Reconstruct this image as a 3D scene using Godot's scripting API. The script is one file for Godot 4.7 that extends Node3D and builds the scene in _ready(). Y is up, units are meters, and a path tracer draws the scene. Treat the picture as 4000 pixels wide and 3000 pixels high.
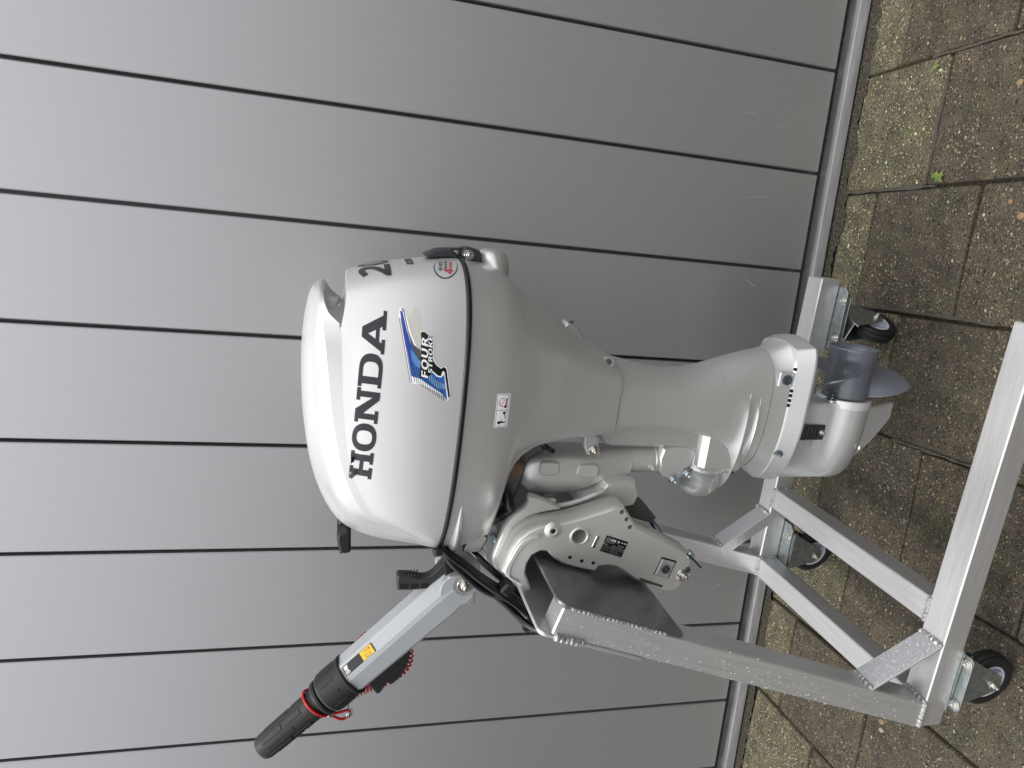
extends Node3D

# ---------------------------------------------------------------- frames
# T frame: x along the motor stand, y up, z towards the viewer from the motor's middle plane
var T_YAW := -0.0651
var T_ORG := Vector3(-0.7975, -0.0519, -1.2092)
const UNIT := 1.0389   # metres to one drawing unit of the stand and the motor
var AX := Vector3.RIGHT
var AZ := Vector3.BACK
var used := {}
var M := {}
var rng := RandomNumberGenerator.new()

func _ready() -> void:
	rng.seed = 20240
	_camera_and_light()
	_materials()
	var b := Basis(Vector3.UP, T_YAW)
	AX = b.x
	AZ = b.z
	_pavement()
	_wall()
	_motor_stand()
	_outboard()
	_lanyard()
	_weeds()

func _camera_and_light() -> void:
	var cam := Camera3D.new()
	cam.name = "camera"
	cam.transform = Transform3D(Basis(Vector3(0.0946, -0.9660, 0.2406), Vector3(0.9773, 0.0441, -0.2074), Vector3(0.1897, 0.2548, 0.9482)).orthonormalized(), Vector3(0, 1.335, 0))
	cam.fov = 59.02
	cam.near = 0.02
	cam.far = 200.0
	add_child(cam)
	cam.current = true
	var we := WorldEnvironment.new()
	we.name = "world_environment"
	var env := Environment.new()
	env.background_mode = Environment.BG_SKY
	var sk := Sky.new()
	var pm := ProceduralSkyMaterial.new()
	pm.sky_top_color = Color(0.93, 0.933, 0.942)
	pm.sky_horizon_color = Color(0.55, 0.553, 0.563)
	pm.sky_curve = 0.35
	pm.ground_bottom_color = Color(0.20, 0.19, 0.17)
	pm.ground_horizon_color = Color(0.30, 0.30, 0.29)
	pm.sun_angle_max = 1.0
	pm.sky_energy_multiplier = 1.25
	sk.sky_material = pm
	env.sky = sk
	env.tonemap_mode = Environment.TONE_MAPPER_LINEAR
	env.tonemap_exposure = 1.5
	env.sdfgi_enabled = true
	env.ssao_enabled = true
	env.ssil_enabled = true
	we.environment = env
	add_child(we)
	var sun := DirectionalLight3D.new()
	sun.name = "sun"
	sun.light_energy = 0.5
	sun.light_angular_distance = 25.0
	sun.light_color = Color(1.0, 0.98, 0.95)
	sun.shadow_enabled = true
	sun.look_at_from_position(Vector3(-0.9, 4.0, 1.0), Vector3.ZERO, Vector3.UP)
	add_child(sun)

# ---------------------------------------------------------------- naming
func numbered(n: String) -> String:
	if not used.has(n):
		used[n] = 0
		return n
	used[n] += 1
	return "%s_%03d" % [n, used[n]]

func thing(called: String, label: String, category: String, at: Vector3, turn := 0.0, group := "") -> Node3D:
	var o := Node3D.new()
	o.name = numbered(called)
	o.position = at
	o.rotation.y = turn
	o.set_meta("label", label)
	o.set_meta("category", category)
	if group != "":
		o.set_meta("group", group)
	add_child(o, true)
	return o

func commit(st: SurfaceTool, called: String, mat: Material, parent: Node, off := Vector3.ZERO, normals := true) -> MeshInstance3D:
	if normals:
		st.generate_normals()
	var mi := MeshInstance3D.new()
	mi.name = called
	mi.mesh = st.commit()
	mi.material_override = mat
	mi.position = off
	parent.add_child(mi, true)
	return mi

func mb() -> SurfaceTool:
	var st := SurfaceTool.new()
	st.begin(Mesh.PRIMITIVE_TRIANGLES)
	st.set_smooth_group(-1)
	return st

# ---------------------------------------------------------------- shapes (corners given counter-clockwise seen from outside)
func tri(st: SurfaceTool, a: Vector3, b: Vector3, c: Vector3) -> void:
	st.add_vertex(a)
	st.add_vertex(c)
	st.add_vertex(b)

func quad(st: SurfaceTool, a: Vector3, b: Vector3, c: Vector3, d: Vector3) -> void:
	tri(st, a, b, c)
	tri(st, a, c, d)

func tri_o(st: SurfaceTool, a: Vector3, b: Vector3, c: Vector3, ctr: Vector3) -> void:
	if (b - a).cross(c - a).dot((a + b + c) / 3.0 - ctr) < 0.0:
		tri(st, a, c, b)
	else:
		tri(st, a, b, c)

func quad_o(st: SurfaceTool, a: Vector3, b: Vector3, c: Vector3, d: Vector3, ctr: Vector3) -> void:
	if (b - a).cross(c - a).dot((a + b + c + d) / 4.0 - ctr) < 0.0:
		quad(st, d, c, b, a)
	else:
		quad(st, a, b, c, d)

func box(st: SurfaceTool, xf: Transform3D, size: Vector3, bev := 0.002) -> void:
	var h := size * 0.5
	var bv := minf(bev, minf(h.x, minf(h.y, h.z)) * 0.9)
	var c := xf.origin
	var vx := {}
	var vy := {}
	var vz := {}
	for sx in [-1, 1]:
		for sy in [-1, 1]:
			for sz in [-1, 1]:
				var k := Vector3i(sx, sy, sz)
				vx[k] = xf * Vector3(sx * h.x, sy * (h.y - bv), sz * (h.z - bv))
				vy[k] = xf * Vector3(sx * (h.x - bv), sy * h.y, sz * (h.z - bv))
				vz[k] = xf * Vector3(sx * (h.x - bv), sy * (h.y - bv), sz * h.z)
				tri_o(st, vx[k], vy[k], vz[k], c)
	for s in [-1, 1]:
		quad_o(st, vx[Vector3i(s, -1, -1)], vx[Vector3i(s, 1, -1)], vx[Vector3i(s, 1, 1)], vx[Vector3i(s, -1, 1)], c)
		quad_o(st, vy[Vector3i(-1, s, -1)], vy[Vector3i(1, s, -1)], vy[Vector3i(1, s, 1)], vy[Vector3i(-1, s, 1)], c)
		quad_o(st, vz[Vector3i(-1, -1, s)], vz[Vector3i(1, -1, s)], vz[Vector3i(1, 1, s)], vz[Vector3i(-1, 1, s)], c)
		for q in [-1, 1]:
			quad_o(st, vx[Vector3i(s, q, -1)], vx[Vector3i(s, q, 1)], vy[Vector3i(s, q, 1)], vy[Vector3i(s, q, -1)], c)
			quad_o(st, vx[Vector3i(s, -1, q)], vx[Vector3i(s, 1, q)], vz[Vector3i(s, 1, q)], vz[Vector3i(s, -1, q)], c)
			quad_o(st, vy[Vector3i(-1, s, q)], vy[Vector3i(1, s, q)], vz[Vector3i(1, s, q)], vz[Vector3i(-1, s, q)], c)

# a bar from a to b: w along side, h along the third axis
func bar(st: SurfaceTool, a: Vector3, b: Vector3, side: Vector3, w: float, h: float, bev := 0.003) -> void:
	var u := (b - a).normalized()
	var s := (side - u * side.dot(u)).normalized()
	var n := u.cross(s)
	box(st, Transform3D(Basis(u, s, n), (a + b) * 0.5), Vector3((b - a).length(), w, h), bev)

func inset(p: PackedVector2Array, d: float) -> PackedVector2Array:
	# p counter-clockwise
	var o := PackedVector2Array()
	var n := p.size()
	for i in n:
		var e0 := (p[i] - p[(i + n - 1) % n]).normalized()
		var e1 := (p[(i + 1) % n] - p[i]).normalized()
		var n0 := Vector2(-e0.y, e0.x)
		var n1 := Vector2(-e1.y, e1.x)
		var m := n0 + n1
		var k := d / maxf(0.35, 1.0 + n0.dot(n1))
		o.append(p[i] + m * k)
	return o

func ccw(p: PackedVector2Array) -> PackedVector2Array:
	var a := 0.0
	for i in p.size():
		a += p[i].cross(p[(i + 1) % p.size()])
	if a < 0.0:
		p.reverse()
	return p

func with_holes(p: PackedVector2Array, holes: Array) -> PackedVector2Array:
	var o := p
	for hk in holes:
		var hole: PackedVector2Array = hk
		var bi := 0
		var bj := 0
		var bd := 1e9
		for i in o.size():
			for j in hole.size():
				var d := o[i].distance_squared_to(hole[j])
				if d < bd:
					bd = d
					bi = i
					bj = j
		var r := PackedVector2Array()
		for i in bi + 1:
			r.append(o[i])
		for j in hole.size() + 1:
			r.append(hole[(bj - j + hole.size() * 2) % hole.size()])
		for i in range(bi, o.size()):
			r.append(o[i])
		o = r
	return o

func circle2(c: Vector2, r: float, n := 20) -> PackedVector2Array:
	var o := PackedVector2Array()
	for i in n:
		o.append(c + Vector2(r, 0).rotated(TAU * i / n))
	return o

# plate with outline in local xy from z0 to z1, front and back edges bevelled, holes pierced
func prism(st: SurfaceTool, xf: Transform3D, outline: PackedVector2Array, z0: float, z1: float, bev := 0.002, holes := [], smooth := false) -> void:
	var p := ccw(outline.duplicate())
	var q := inset(p, bev)
	var n := p.size()
	var face := with_holes(q, holes)
	var t := Geometry2D.triangulate_polygon(face)
	if t.is_empty():
		print("no face for outline starting at ", p[0], " size ", p.size())
	st.set_smooth_group(-1)
	for i in range(0, t.size(), 3):
		var a := face[t[i]]
		var b := face[t[i + 1]]
		var c := face[t[i + 2]]
		if (b - a).cross(c - a) < 0.0:
			var s := b
			b = c
			c = s
		tri(st, xf * Vector3(a.x, a.y, z1), xf * Vector3(b.x, b.y, z1), xf * Vector3(c.x, c.y, z1))
		tri(st, xf * Vector3(a.x, a.y, z0), xf * Vector3(c.x, c.y, z0), xf * Vector3(b.x, b.y, z0))
	var grp := 30
	for i in n:
		var j := (i + 1) % n
		var a := p[i]
		var b := p[j]
		if absf((a - p[(i + n - 1) % n]).angle_to(b - a)) > (1.1 if smooth else 0.62):
			grp += 1
		st.set_smooth_group(grp)
		quad(st, xf * Vector3(a.x, a.y, z0 + bev), xf * Vector3(b.x, b.y, z0 + bev), xf * Vector3(b.x, b.y, z1 - bev), xf * Vector3(a.x, a.y, z1 - bev))
		if bev > 0.0:
			quad(st, xf * Vector3(a.x, a.y, z1 - bev), xf * Vector3(b.x, b.y, z1 - bev), xf * Vector3(q[j].x, q[j].y, z1), xf * Vector3(q[i].x, q[i].y, z1))
			quad(st, xf * Vector3(q[i].x, q[i].y, z0), xf * Vector3(q[j].x, q[j].y, z0), xf * Vector3(b.x, b.y, z0 + bev), xf * Vector3(a.x, a.y, z0 + bev))
	for hk in holes:
		var hole: PackedVector2Array = hk
		st.set_smooth_group(9)
		for i in hole.size():
			var a := hole[i]
			var b := hole[(i + 1) % hole.size()]
			quad(st, xf * Vector3(b.x, b.y, z0), xf * Vector3(a.x, a.y, z0), xf * Vector3(a.x, a.y, z1), xf * Vector3(b.x, b.y, z1))
	st.set_smooth_group(-1)

# rings of equal size, bottom to top, each counter-clockwise seen from the top
func loft(st: SurfaceTool, rings: Array, groups := [], cap0 := true, cap1 := true) -> void:
	for k in rings.size() - 1:
		st.set_smooth_group(groups[k] if k < groups.size() else 1)
		var a: PackedVector3Array = rings[k]
		var b: PackedVector3Array = rings[k + 1]
		var n := a.size()
		for i in n:
			var j := (i + 1) % n
			quad(st, a[j], a[i], b[i], b[j])
	st.set_smooth_group(-1)
	for e in [[cap0, 0], [cap1, rings.size() - 1]]:
		if not e[0]:
			continue
		var r: PackedVector3Array = rings[e[1]]
		var c := Vector3.ZERO
		for v in r:
			c += v
		c /= r.size()
		for i in r.size():
			var j := (i + 1) % r.size()
			if e[1] == 0:
				tri(st, c, r[i], r[j])
			else:
				tri(st, c, r[j], r[i])

func spow(v: float, e: float) -> float:
	return signf(v) * pow(absf(v), e)

# superellipse ring in the plane y: t runs x+ -> z+ -> x-
func ring(xf_: float, xr: float, b: float, xc: float, nf: float, nr: float, y: float, n := 64) -> PackedVector3Array:
	var o := PackedVector3Array()
	for i in n:
		var t := TAU * i / n
		var cs := cos(t)
		var sn := sin(t)
		var e := nr if cs > 0.0 else nf
		var a := (xr - xc) if cs > 0.0 else (xc - xf_)
		o.append(Vector3(xc + a * spow(cs, 2.0 / e), y, b * spow(sn, 2.0 / e)))
	return o

# profile points (radius, height) turned about the local y axis of xf
func lathe(st: SurfaceTool, xf: Transform3D, prof: Array, n := 28, sharp := true, cap0 := true, cap1 := true) -> void:
	var rings := []
	var groups := []
	for k in prof.size():
		var p: Vector2 = prof[k]
		var r := PackedVector3Array()
		for i in n:
			var t := TAU * i / n
			r.append(xf * Vector3(p.x * cos(t), p.y, p.x * sin(t)))
		rings.append(r)
		groups.append(20 + k if sharp else 20)
	loft(st, rings, groups, cap0, cap1)

# transform whose y axis runs along d
func along(o: Vector3, d: Vector3, hint := Vector3(0.31, 0.2, 0.93)) -> Transform3D:
	var y := d.normalized()
	var x := (hint - y * hint.dot(y)).normalized()
	return Transform3D(Basis(x, y, x.cross(y)), o)

func cyl(st: SurfaceTool, a: Vector3, b: Vector3, r: float, n := 20, bev := 0.0015) -> void:
	var l := (b - a).length()
	var bv := minf(bev, minf(r, l) * 0.4)
	lathe(st, along(a, b - a), [Vector2(r - bv, 0), Vector2(r, bv), Vector2(r, l - bv), Vector2(r - bv, l)], n)

func hex(st: SurfaceTool, a: Vector3, b: Vector3, r: float) -> void:
	var l := (b - a).length()
	lathe(st, along(a, b - a), [Vector2(r, 0), Vector2(r, l * 0.8), Vector2(r * 0.85, l)], 6)

func bolt(st: SurfaceTool, at: Vector3, d: Vector3, r: float) -> void:
	var u := d.normalized()
	cyl(st, at, at + u * r * 0.25, r * 1.75, 22, 0.0004)
	hex(st, at + u * r * 0.25, at + u * r * 1.1, r * 1.15)
	cyl(st, at + u * r * 1.1, at + u * r * 1.9, r * 0.62, 14, r * 0.15)

func tube(st: SurfaceTool, pts: Array, rad, n := 12, grp := 3) -> void:
	var frames := []
	var x := Vector3.ZERO
	var rings := []
	for i in pts.size():
		var p: Vector3 = pts[i]
		var d: Vector3 = (pts[mini(i + 1, pts.size() - 1)] - pts[maxi(i - 1, 0)]).normalized()
		if i == 0:
			x = d.cross(Vector3(0.12, 0.31, 0.94)).normalized()
		else:
			x = (x - d * x.dot(d)).normalized()
		var z := x.cross(d)
		var r: float = rad if (rad is float) else rad[i]
		var rg := PackedVector3Array()
		for k in n:
			var t := TAU * k / n
			rg.append(p + x * r * cos(t) + z * r * sin(t))
		rings.append(rg)
	var g := []
	for i in rings.size():
		g.append(grp)
	loft(st, rings, g)

func smooth_path(pts: Array, sub := 6, closed := false) -> Array:
	var o := []
	var n := pts.size()
	var segs := n if closed else n - 1
	for i in segs:
		var p0: Vector3 = pts[(i - 1 + n) % n] if closed else pts[maxi(i - 1, 0)]
		var p1: Vector3 = pts[i]
		var p2: Vector3 = pts[(i + 1) % n]
		var p3: Vector3 = pts[(i + 2) % n] if closed else pts[mini(i + 2, n - 1)]
		for k in sub:
			o.append(p1.cubic_interpolate(p2, p0, p3, float(k) / sub))
	o.append(pts[0] if closed else pts[n - 1])
	return o

func smooth2(pts: Array, sub := 4) -> PackedVector2Array:
	var o := PackedVector2Array()
	var n := pts.size()
	for i in n:
		var p0: Vector2 = pts[(i - 1 + n) % n]
		var p1: Vector2 = pts[i]
		var p2: Vector2 = pts[(i + 1) % n]
		var p3: Vector2 = pts[(i + 2) % n]
		for k in sub:
			o.append(p1.cubic_interpolate(p2, p0, p3, float(k) / sub))
	return o

func v2(a: Array) -> PackedVector2Array:
	var o := PackedVector2Array()
	for i in range(0, a.size(), 2):
		o.append(Vector2(a[i], a[i + 1]))
	return o

func table(x: float, t: Array) -> float:
	if x <= t[0].x:
		return t[0].y
	for i in t.size() - 1:
		if x <= t[i + 1].x:
			var k: float = (x - t[i].x) / (t[i + 1].x - t[i].x)
			var y0: float = t[maxi(i - 1, 0)].y
			var y3: float = t[mini(i + 2, t.size() - 1)].y
			var dx0: float = t[maxi(i - 1, 0)].x
			var dx3: float = t[mini(i + 2, t.size() - 1)].x
			var h: float = t[i + 1].x - t[i].x
			var m1: float = (t[i + 1].y - y0) / maxf(t[i + 1].x - dx0, 1e-5) * h
			var m2: float = (y3 - t[i].y) / maxf(dx3 - t[i].x, 1e-5) * h
			var k2 := k * k
			var k3 := k2 * k
			return (2 * k3 - 3 * k2 + 1) * t[i].y + (k3 - 2 * k2 + k) * m1 + (-2 * k3 + 3 * k2) * t[i + 1].y + (k3 - k2) * m2
	return t[t.size() - 1].y

# ---------------------------------------------------------------- pictures for print and grain
func fill_poly(img: Image, p: PackedVector2Array, col: Color) -> void:
	var y0 := 1e9
	var y1 := -1e9
	for v in p:
		y0 = minf(y0, v.y)
		y1 = maxf(y1, v.y)
	var w := img.get_width()
	for y in range(maxi(0, floori(y0)), mini(img.get_height(), ceili(y1) + 1)):
		var yc := y + 0.5
		var xs := []
		for i in p.size():
			var a := p[i]
			var b := p[(i + 1) % p.size()]
			if (a.y <= yc) != (b.y <= yc):
				xs.append(a.x + (yc - a.y) / (b.y - a.y) * (b.x - a.x))
		xs.sort()
		for k in range(0, xs.size() - 1, 2):
			var xa := clampi(roundi(xs[k]), 0, w)
			var xb := clampi(roundi(xs[k + 1]), 0, w)
			if xb > xa:
				img.fill_rect(Rect2i(xa, y, xb - xa, 1), col)

func fill_line(img: Image, a: Vector2, b: Vector2, w: float, col: Color) -> void:
	var n := (b - a).normalized().orthogonal() * w * 0.5
	fill_poly(img, PackedVector2Array([a + n, b + n, b - n, a - n]), col)

func write(img: Image, text: String, xf: Transform2D, col: Color, weight := 700, family := "Droid Sans") -> void:
	# the text has its baseline at the origin of xf, capitals one unit high, y up
	var f := SystemFont.new()
	f.font_names = PackedStringArray([family])
	f.font_weight = weight
	var tm := TextMesh.new()
	tm.text = text
	tm.font = f
	tm.font_size = 64
	tm.pixel_size = 1.0 / 46.0
	tm.depth = 0.0
	tm.curve_step = 2.0
	tm.horizontal_alignment = HORIZONTAL_ALIGNMENT_LEFT
	tm.vertical_alignment = VERTICAL_ALIGNMENT_BOTTOM
	if tm.get_surface_count() == 0:
		return
	var ar := tm.surface_get_arrays(0)
	var vs: PackedVector3Array = ar[Mesh.ARRAY_VERTEX]
	var ix: PackedInt32Array = ar[Mesh.ARRAY_INDEX]
	var lo := 1e9
	var x0 := 1e9
	for v in vs:
		lo = minf(lo, v.y)
		x0 = minf(x0, v.x)
	for i in range(0, ix.size(), 3):
		var p := PackedVector2Array()
		for k in 3:
			var v := vs[ix[i + k]]
			p.append(xf * Vector2(v.x - x0, v.y - lo))
		fill_poly(img, p, col)

func at2(x: float, y: float, h: float, stretch := 1.0, lean := 0.0, turn := 0.0) -> Transform2D:
	# picture axes: x right, y down
	return Transform2D(Vector2(h * stretch, 0).rotated(turn), Vector2(h * lean, -h).rotated(turn), Vector2(x, y))

func canvas(w: int, h: int, col := Color(0, 0, 0, 0)) -> Image:
	var i := Image.create_empty(w, h, false, Image.FORMAT_RGBA8)
	i.fill(col)
	return i

func print_mat(img: Image, w: int, h: int, rough := 0.35) -> StandardMaterial3D:
	img.resize(w, h, Image.INTERPOLATE_LANCZOS)
	var m := StandardMaterial3D.new()
	m.albedo_texture = ImageTexture.create_from_image(img)
	m.transparency = BaseMaterial3D.TRANSPARENCY_ALPHA
	m.roughness = rough
	m.texture_repeat = false
	return m

func noise(w: int, freq: float, oct: int, sd: int, type := FastNoiseLite.TYPE_SIMPLEX_SMOOTH) -> Image:
	var f := FastNoiseLite.new()
	f.noise_type = type
	f.frequency = freq
	f.fractal_octaves = oct
	f.seed = sd
	return f.get_seamless_image(w, w)

func tone(img: Image, lo: Color, hi: Color) -> ImageTexture:
	var d := img.get_data()
	var o := PackedByteArray()
	o.resize(d.size() * 3)
	var lut := []
	for i in 256:
		var c := lo.lerp(hi, i / 255.0)
		lut.append(Vector3i(c.r8, c.g8, c.b8))
	for i in d.size():
		var c: Vector3i = lut[d[i]]
		o[i * 3] = c.x
		o[i * 3 + 1] = c.y
		o[i * 3 + 2] = c.z
	return ImageTexture.create_from_image(Image.create_from_data(img.get_width(), img.get_height(), false, Image.FORMAT_RGB8, o))

func bumps(img: Image, s: float) -> ImageTexture:
	var c := img.duplicate() as Image
	c.convert(Image.FORMAT_RGBA8)
	c.bump_map_to_normal_map(s)
	return ImageTexture.create_from_image(c)

func mat(key: String, col: Color, rough: float, metal := 0.0) -> StandardMaterial3D:
	var m := StandardMaterial3D.new()
	m.albedo_color = col
	m.roughness = rough
	m.metallic = metal
	M[key] = m
	return m

func tri_map(m: StandardMaterial3D, sc: Vector3) -> void:
	m.uv1_triplanar = true
	m.uv1_scale = sc

func _materials() -> void:
	var fine := noise(512, 0.09, 3, 5)
	var soft := noise(512, 0.012, 4, 11)
	var soft_tex := tone(soft, Color(0.80, 0.80, 0.80), Color(1, 1, 1))
	var fine_n := bumps(fine, 1.2)
	var fine_r := tone(fine, Color(0.75, 0.75, 0.75), Color(1, 1, 1))
	var m := mat("paint", Color(0.83, 0.83, 0.83), 0.40, 0.45)
	m.clearcoat_enabled = true
	m.clearcoat = 0.35
	m.clearcoat_roughness = 0.18
	m.roughness_texture = fine_r
	tri_map(m, Vector3.ONE * 9.0)
	m = mat("paint_lower", Color(0.775, 0.78, 0.78), 0.38, 0.6)
	m.clearcoat_enabled = true
	m.clearcoat = 0.2
	m.clearcoat_roughness = 0.2
	m.roughness_texture = fine_r
	tri_map(m, Vector3.ONE * 9.0)
	m = mat("cast", Color(0.80, 0.80, 0.79), 0.42, 0.55)
	m.normal_enabled = true
	m.normal_texture = fine_n
	m.normal_scale = 0.35
	tri_map(m, Vector3.ONE * 12.0)
	mat("cast_dark", Color(0.36, 0.36, 0.36), 0.5, 0.6)
	mat("rubber", Color(0.045, 0.045, 0.05), 0.42)
	mat("black", Color(0.03, 0.03, 0.033), 0.5)
	mat("hole", Color(0.015, 0.015, 0.017), 0.8)
	mat("cable", Color(0.02, 0.02, 0.022), 0.28)
	m = mat("grip", Color(0.05, 0.052, 0.06), 0.55)
	m.normal_enabled = true
	m.normal_texture = fine_n
	m.normal_scale = 0.4
	tri_map(m, Vector3.ONE * 20.0)
	mat("lever", Color(0.17, 0.175, 0.19), 0.5)
	mat("lever2", Color(0.58, 0.59, 0.60), 0.5, 0.1)
	m = mat("tiller", Color(0.65, 0.665, 0.68), 0.48, 0.15)
	m.normal_enabled = true
	m.normal_texture = fine_n
	m.normal_scale = 0.25
	tri_map(m, Vector3.ONE * 14.0)
	mat("steel", Color(0.80, 0.79, 0.77), 0.22, 1.0)
	mat("zinc", Color(0.72, 0.77, 0.80), 0.30, 0.9)
	mat("blue_zinc", Color(0.40, 0.44, 0.47), 0.35, 0.85)
	m = mat("galvanised", Color(0.66, 0.69, 0.69), 0.32, 0.9)
	m.albedo_texture = soft_tex
	tri_map(m, Vector3.ONE * 8.0)
	m = mat("anode", Color(0.72, 0.72, 0.73), 0.55, 0.6)
	m = mat("propeller", Color(0.385, 0.40, 0.43), 0.36, 0.3)
	m.roughness_texture = tone(soft, Color(0.75, 0.75, 0.75), Color(1, 1, 1))
	tri_map(m, Vector3.ONE * 10.0)
	mat("red", Color(0.72, 0.05, 0.06), 0.4)
	mat("red_seal", Color(0.55, 0.16, 0.09), 0.6)
	mat("tyre", Color(0.05, 0.05, 0.052), 0.6)
	mat("rim", Color(0.70, 0.72, 0.76), 0.45)
	mat("brown", Color(0.40, 0.32, 0.24), 0.7)
	# brushed aluminium of the stand: streaks along the local x axis of each bar
	var st_i := noise(512, 0.05, 4, 23)
	m = mat("aluminium", Color(0.83, 0.833, 0.84), 0.42, 0.76)
	m.albedo_texture = tone(soft, Color(0.92, 0.92, 0.92), Color(1, 1, 1))
	m.roughness_texture = tone(st_i, Color(0.86, 0.86, 0.86), Color(1, 1, 1))
	m.normal_enabled = true
	m.normal_texture = bumps(st_i, 1.0)
	m.normal_scale = 0.12
	tri_map(m, Vector3(1.0, 22.0, 22.0))
	m = mat("plate", Color(0.58, 0.583, 0.59), 0.32, 0.9)
	m.albedo_texture = tone(soft, Color(0.86, 0.86, 0.86), Color(1, 1, 1))
	tri_map(m, Vector3(6.0, 6.0, 6.0))
	m = mat("weld", Color(0.66, 0.66, 0.66), 0.45, 0.8)
	# water beads
	m = mat("water", Color(0.95, 0.97, 1.0, 0.22), 0.02)
	m.transparency = BaseMaterial3D.TRANSPARENCY_ALPHA
	m.metallic_specular = 1.0
	# coated wall boards with a fine upright grain
	var gr := noise(512, 0.03, 5, 41)
	m = mat("wall", Color(0.69, 0.69, 0.70), 0.48, 0.84)
	m.albedo_texture = tone(gr, Color(0.98, 0.98, 0.98), Color(1, 1, 1))
	m.roughness_texture = tone(gr, Color(0.95, 0.95, 0.95), Color(1, 1, 1))
	tri_map(m, Vector3(9.0, 0.45, 9.0))
	mat("wall_back", Color(0.42, 0.42, 0.43), 0.5, 0.5)
	m = mat("trim", Color(0.68, 0.683, 0.69), 0.40, 0.45)
	m.albedo_texture = soft_tex
	tri_map(m, Vector3(1.0, 6.0, 6.0))
	# soil in the joints
	var soil := noise(512, 0.06, 5, 77)
	m = mat("soil", Color(1, 1, 1), 0.95)
	m.albedo_texture = tone(soil, Color(0.05, 0.045, 0.035), Color(0.30, 0.27, 0.21))
	m.normal_enabled = true
	m.normal_texture = bumps(soil, 6.0)
	tri_map(m, Vector3.ONE * 3.0)
	m.uv1_world_triplanar = true
	var strip := noise(512, 0.05, 5, 78)
	m = mat("dirt", Color(1, 1, 1), 0.9)
	m.albedo_texture = tone(strip, Color(0.03, 0.028, 0.026), Color(0.36, 0.33, 0.27))
	m.normal_enabled = true
	m.normal_texture = bumps(strip, 6.0)
	tri_map(m, Vector3.ONE * 4.0)
	m.uv1_world_triplanar = true
	# washed concrete: paste with many small stones showing
	for v in 3:
		var im := _aggregate(1024, 300 + v, 1.0 + 0.15 * v)
		var hm := im[1] as Image
		for k in 3:
			var key := "slab_%d_%d" % [v, k]
			m = mat(key, [Color(0.80, 0.78, 0.74), Color(0.86, 0.85, 0.83), Color(0.97, 0.985, 0.91)][k], 0.62)
			tri_map(m, Vector3.ONE * 1.3)
			m.uv1_offset = Vector3(0.31 * k, 0.17 * k, 0.53 * k)
			if k == 0:
				m.albedo_texture = ImageTexture.create_from_image(im[0])
				m.normal_enabled = true
				m.normal_texture = bumps(hm, 5.0)
			else:
				m.albedo_texture = M["slab_%d_0" % v].albedo_texture
				m.normal_enabled = true
				m.normal_texture = M["slab_%d_0" % v].normal_texture
	mat("scratch", Color(0.66, 0.66, 0.65), 0.6)
	mat("stone_white", Color(0.85, 0.85, 0.84), 0.6)
	mat("leaf", Color(0.36, 0.45, 0.20), 0.6)
	mat("leaf_pale", Color(0.55, 0.55, 0.30), 0.6)
	mat("stone_pale", Color(0.60, 0.56, 0.48), 0.6)
	mat("stone_tan", Color(0.50, 0.42, 0.31), 0.6)
	m = mat("mortar", Color(0.36, 0.335, 0.30), 0.9)
	m.albedo_texture = tone(soil, Color(0.55, 0.55, 0.55), Color(1, 1, 1))
	tri_map(m, Vector3.ONE * 6.0)
	m.uv1_world_triplanar = true

# one metre of washed concrete: [colours, heights]
func _aggregate(w: int, sd: int, dense: float) -> Array:
	var r := RandomNumberGenerator.new()
	r.seed = sd
	var a := noise(w, 0.010, 5, sd).get_data()
	var b := noise(w, 0.12, 3, sd + 9).get_data()
	var g := noise(w, 0.006, 4, sd + 31).get_data()
	var o := PackedByteArray()
	o.resize(w * w * 3)
	for i in w * w:
		var f := 0.235 + 0.14 * (a[i] / 255.0) + 0.24 * (b[i] / 255.0 - 0.5)
		# patches of thin moss
		var ms := smoothstep(0.56, 0.80, g[i] / 255.0)
		o[i * 3] = int(255.0 * clampf(f * (1.06 - 0.01 * ms), 0.03, 1.0))
		o[i * 3 + 1] = int(255.0 * clampf(f * (0.99 + 0.035 * ms), 0.03, 1.0))
		o[i * 3 + 2] = int(255.0 * clampf(f * (0.85 - 0.035 * ms), 0.02, 1.0))
	var col := Image.create_from_data(w, w, false, Image.FORMAT_RGB8, o)
	var hts := noise(w, 0.12, 3, sd + 9)
	hts.adjust_bcs(0.45, 0.5, 0.0)
	hts.convert(Image.FORMAT_RGB8)
	var tints := [Color(0.75, 0.70, 0.60), Color(0.62, 0.55, 0.44), Color(0.80, 0.80, 0.72), Color(0.52, 0.46, 0.37), Color(0.08, 0.07, 0.055), Color(0.13, 0.11, 0.085), Color(0.60, 0.58, 0.54), Color(0.42, 0.34, 0.26)]
	var share := [0.13, 0.24, 0.31, 0.47, 0.72, 0.86, 0.93, 1.0]
	for i in int(19000 * dense):
		var q := r.randf()
		var k := 0
		while q > share[k]:
			k += 1
		var c: Color = tints[k]
		c = c * r.randf_range(0.75, 1.05)
		var s := r.randf_range(1.1, 2.7) if r.randf() < 0.95 else r.randf_range(2.8, 5.0)
		var x := r.randi_range(6, w - 7)
		var y := r.randi_range(6, w - 7)
		var el := r.randf_range(0.6, 1.0)
		var tl := r.randf_range(-0.6, 0.6)
		var n := ceili(s)
		for dy in range(-n, n + 1):
			var hw := s * s - float(dy * dy) / (el * el)
			if hw <= 0.0:
				continue
			var l := sqrt(hw)
			var x0 := roundi(x - l + dy * tl)
			var x1 := roundi(x + l + dy * tl)
			if x1 > x0:
				col.fill_rect(Rect2i(x0, y + dy, x1 - x0, 1), c)
				hts.fill_rect(Rect2i(x0, y + dy, x1 - x0, 1), Color(0.75, 0.75, 0.75) if k < 4 or k > 5 else Color(0.25, 0.25, 0.25))
	return [col, hts]

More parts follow.
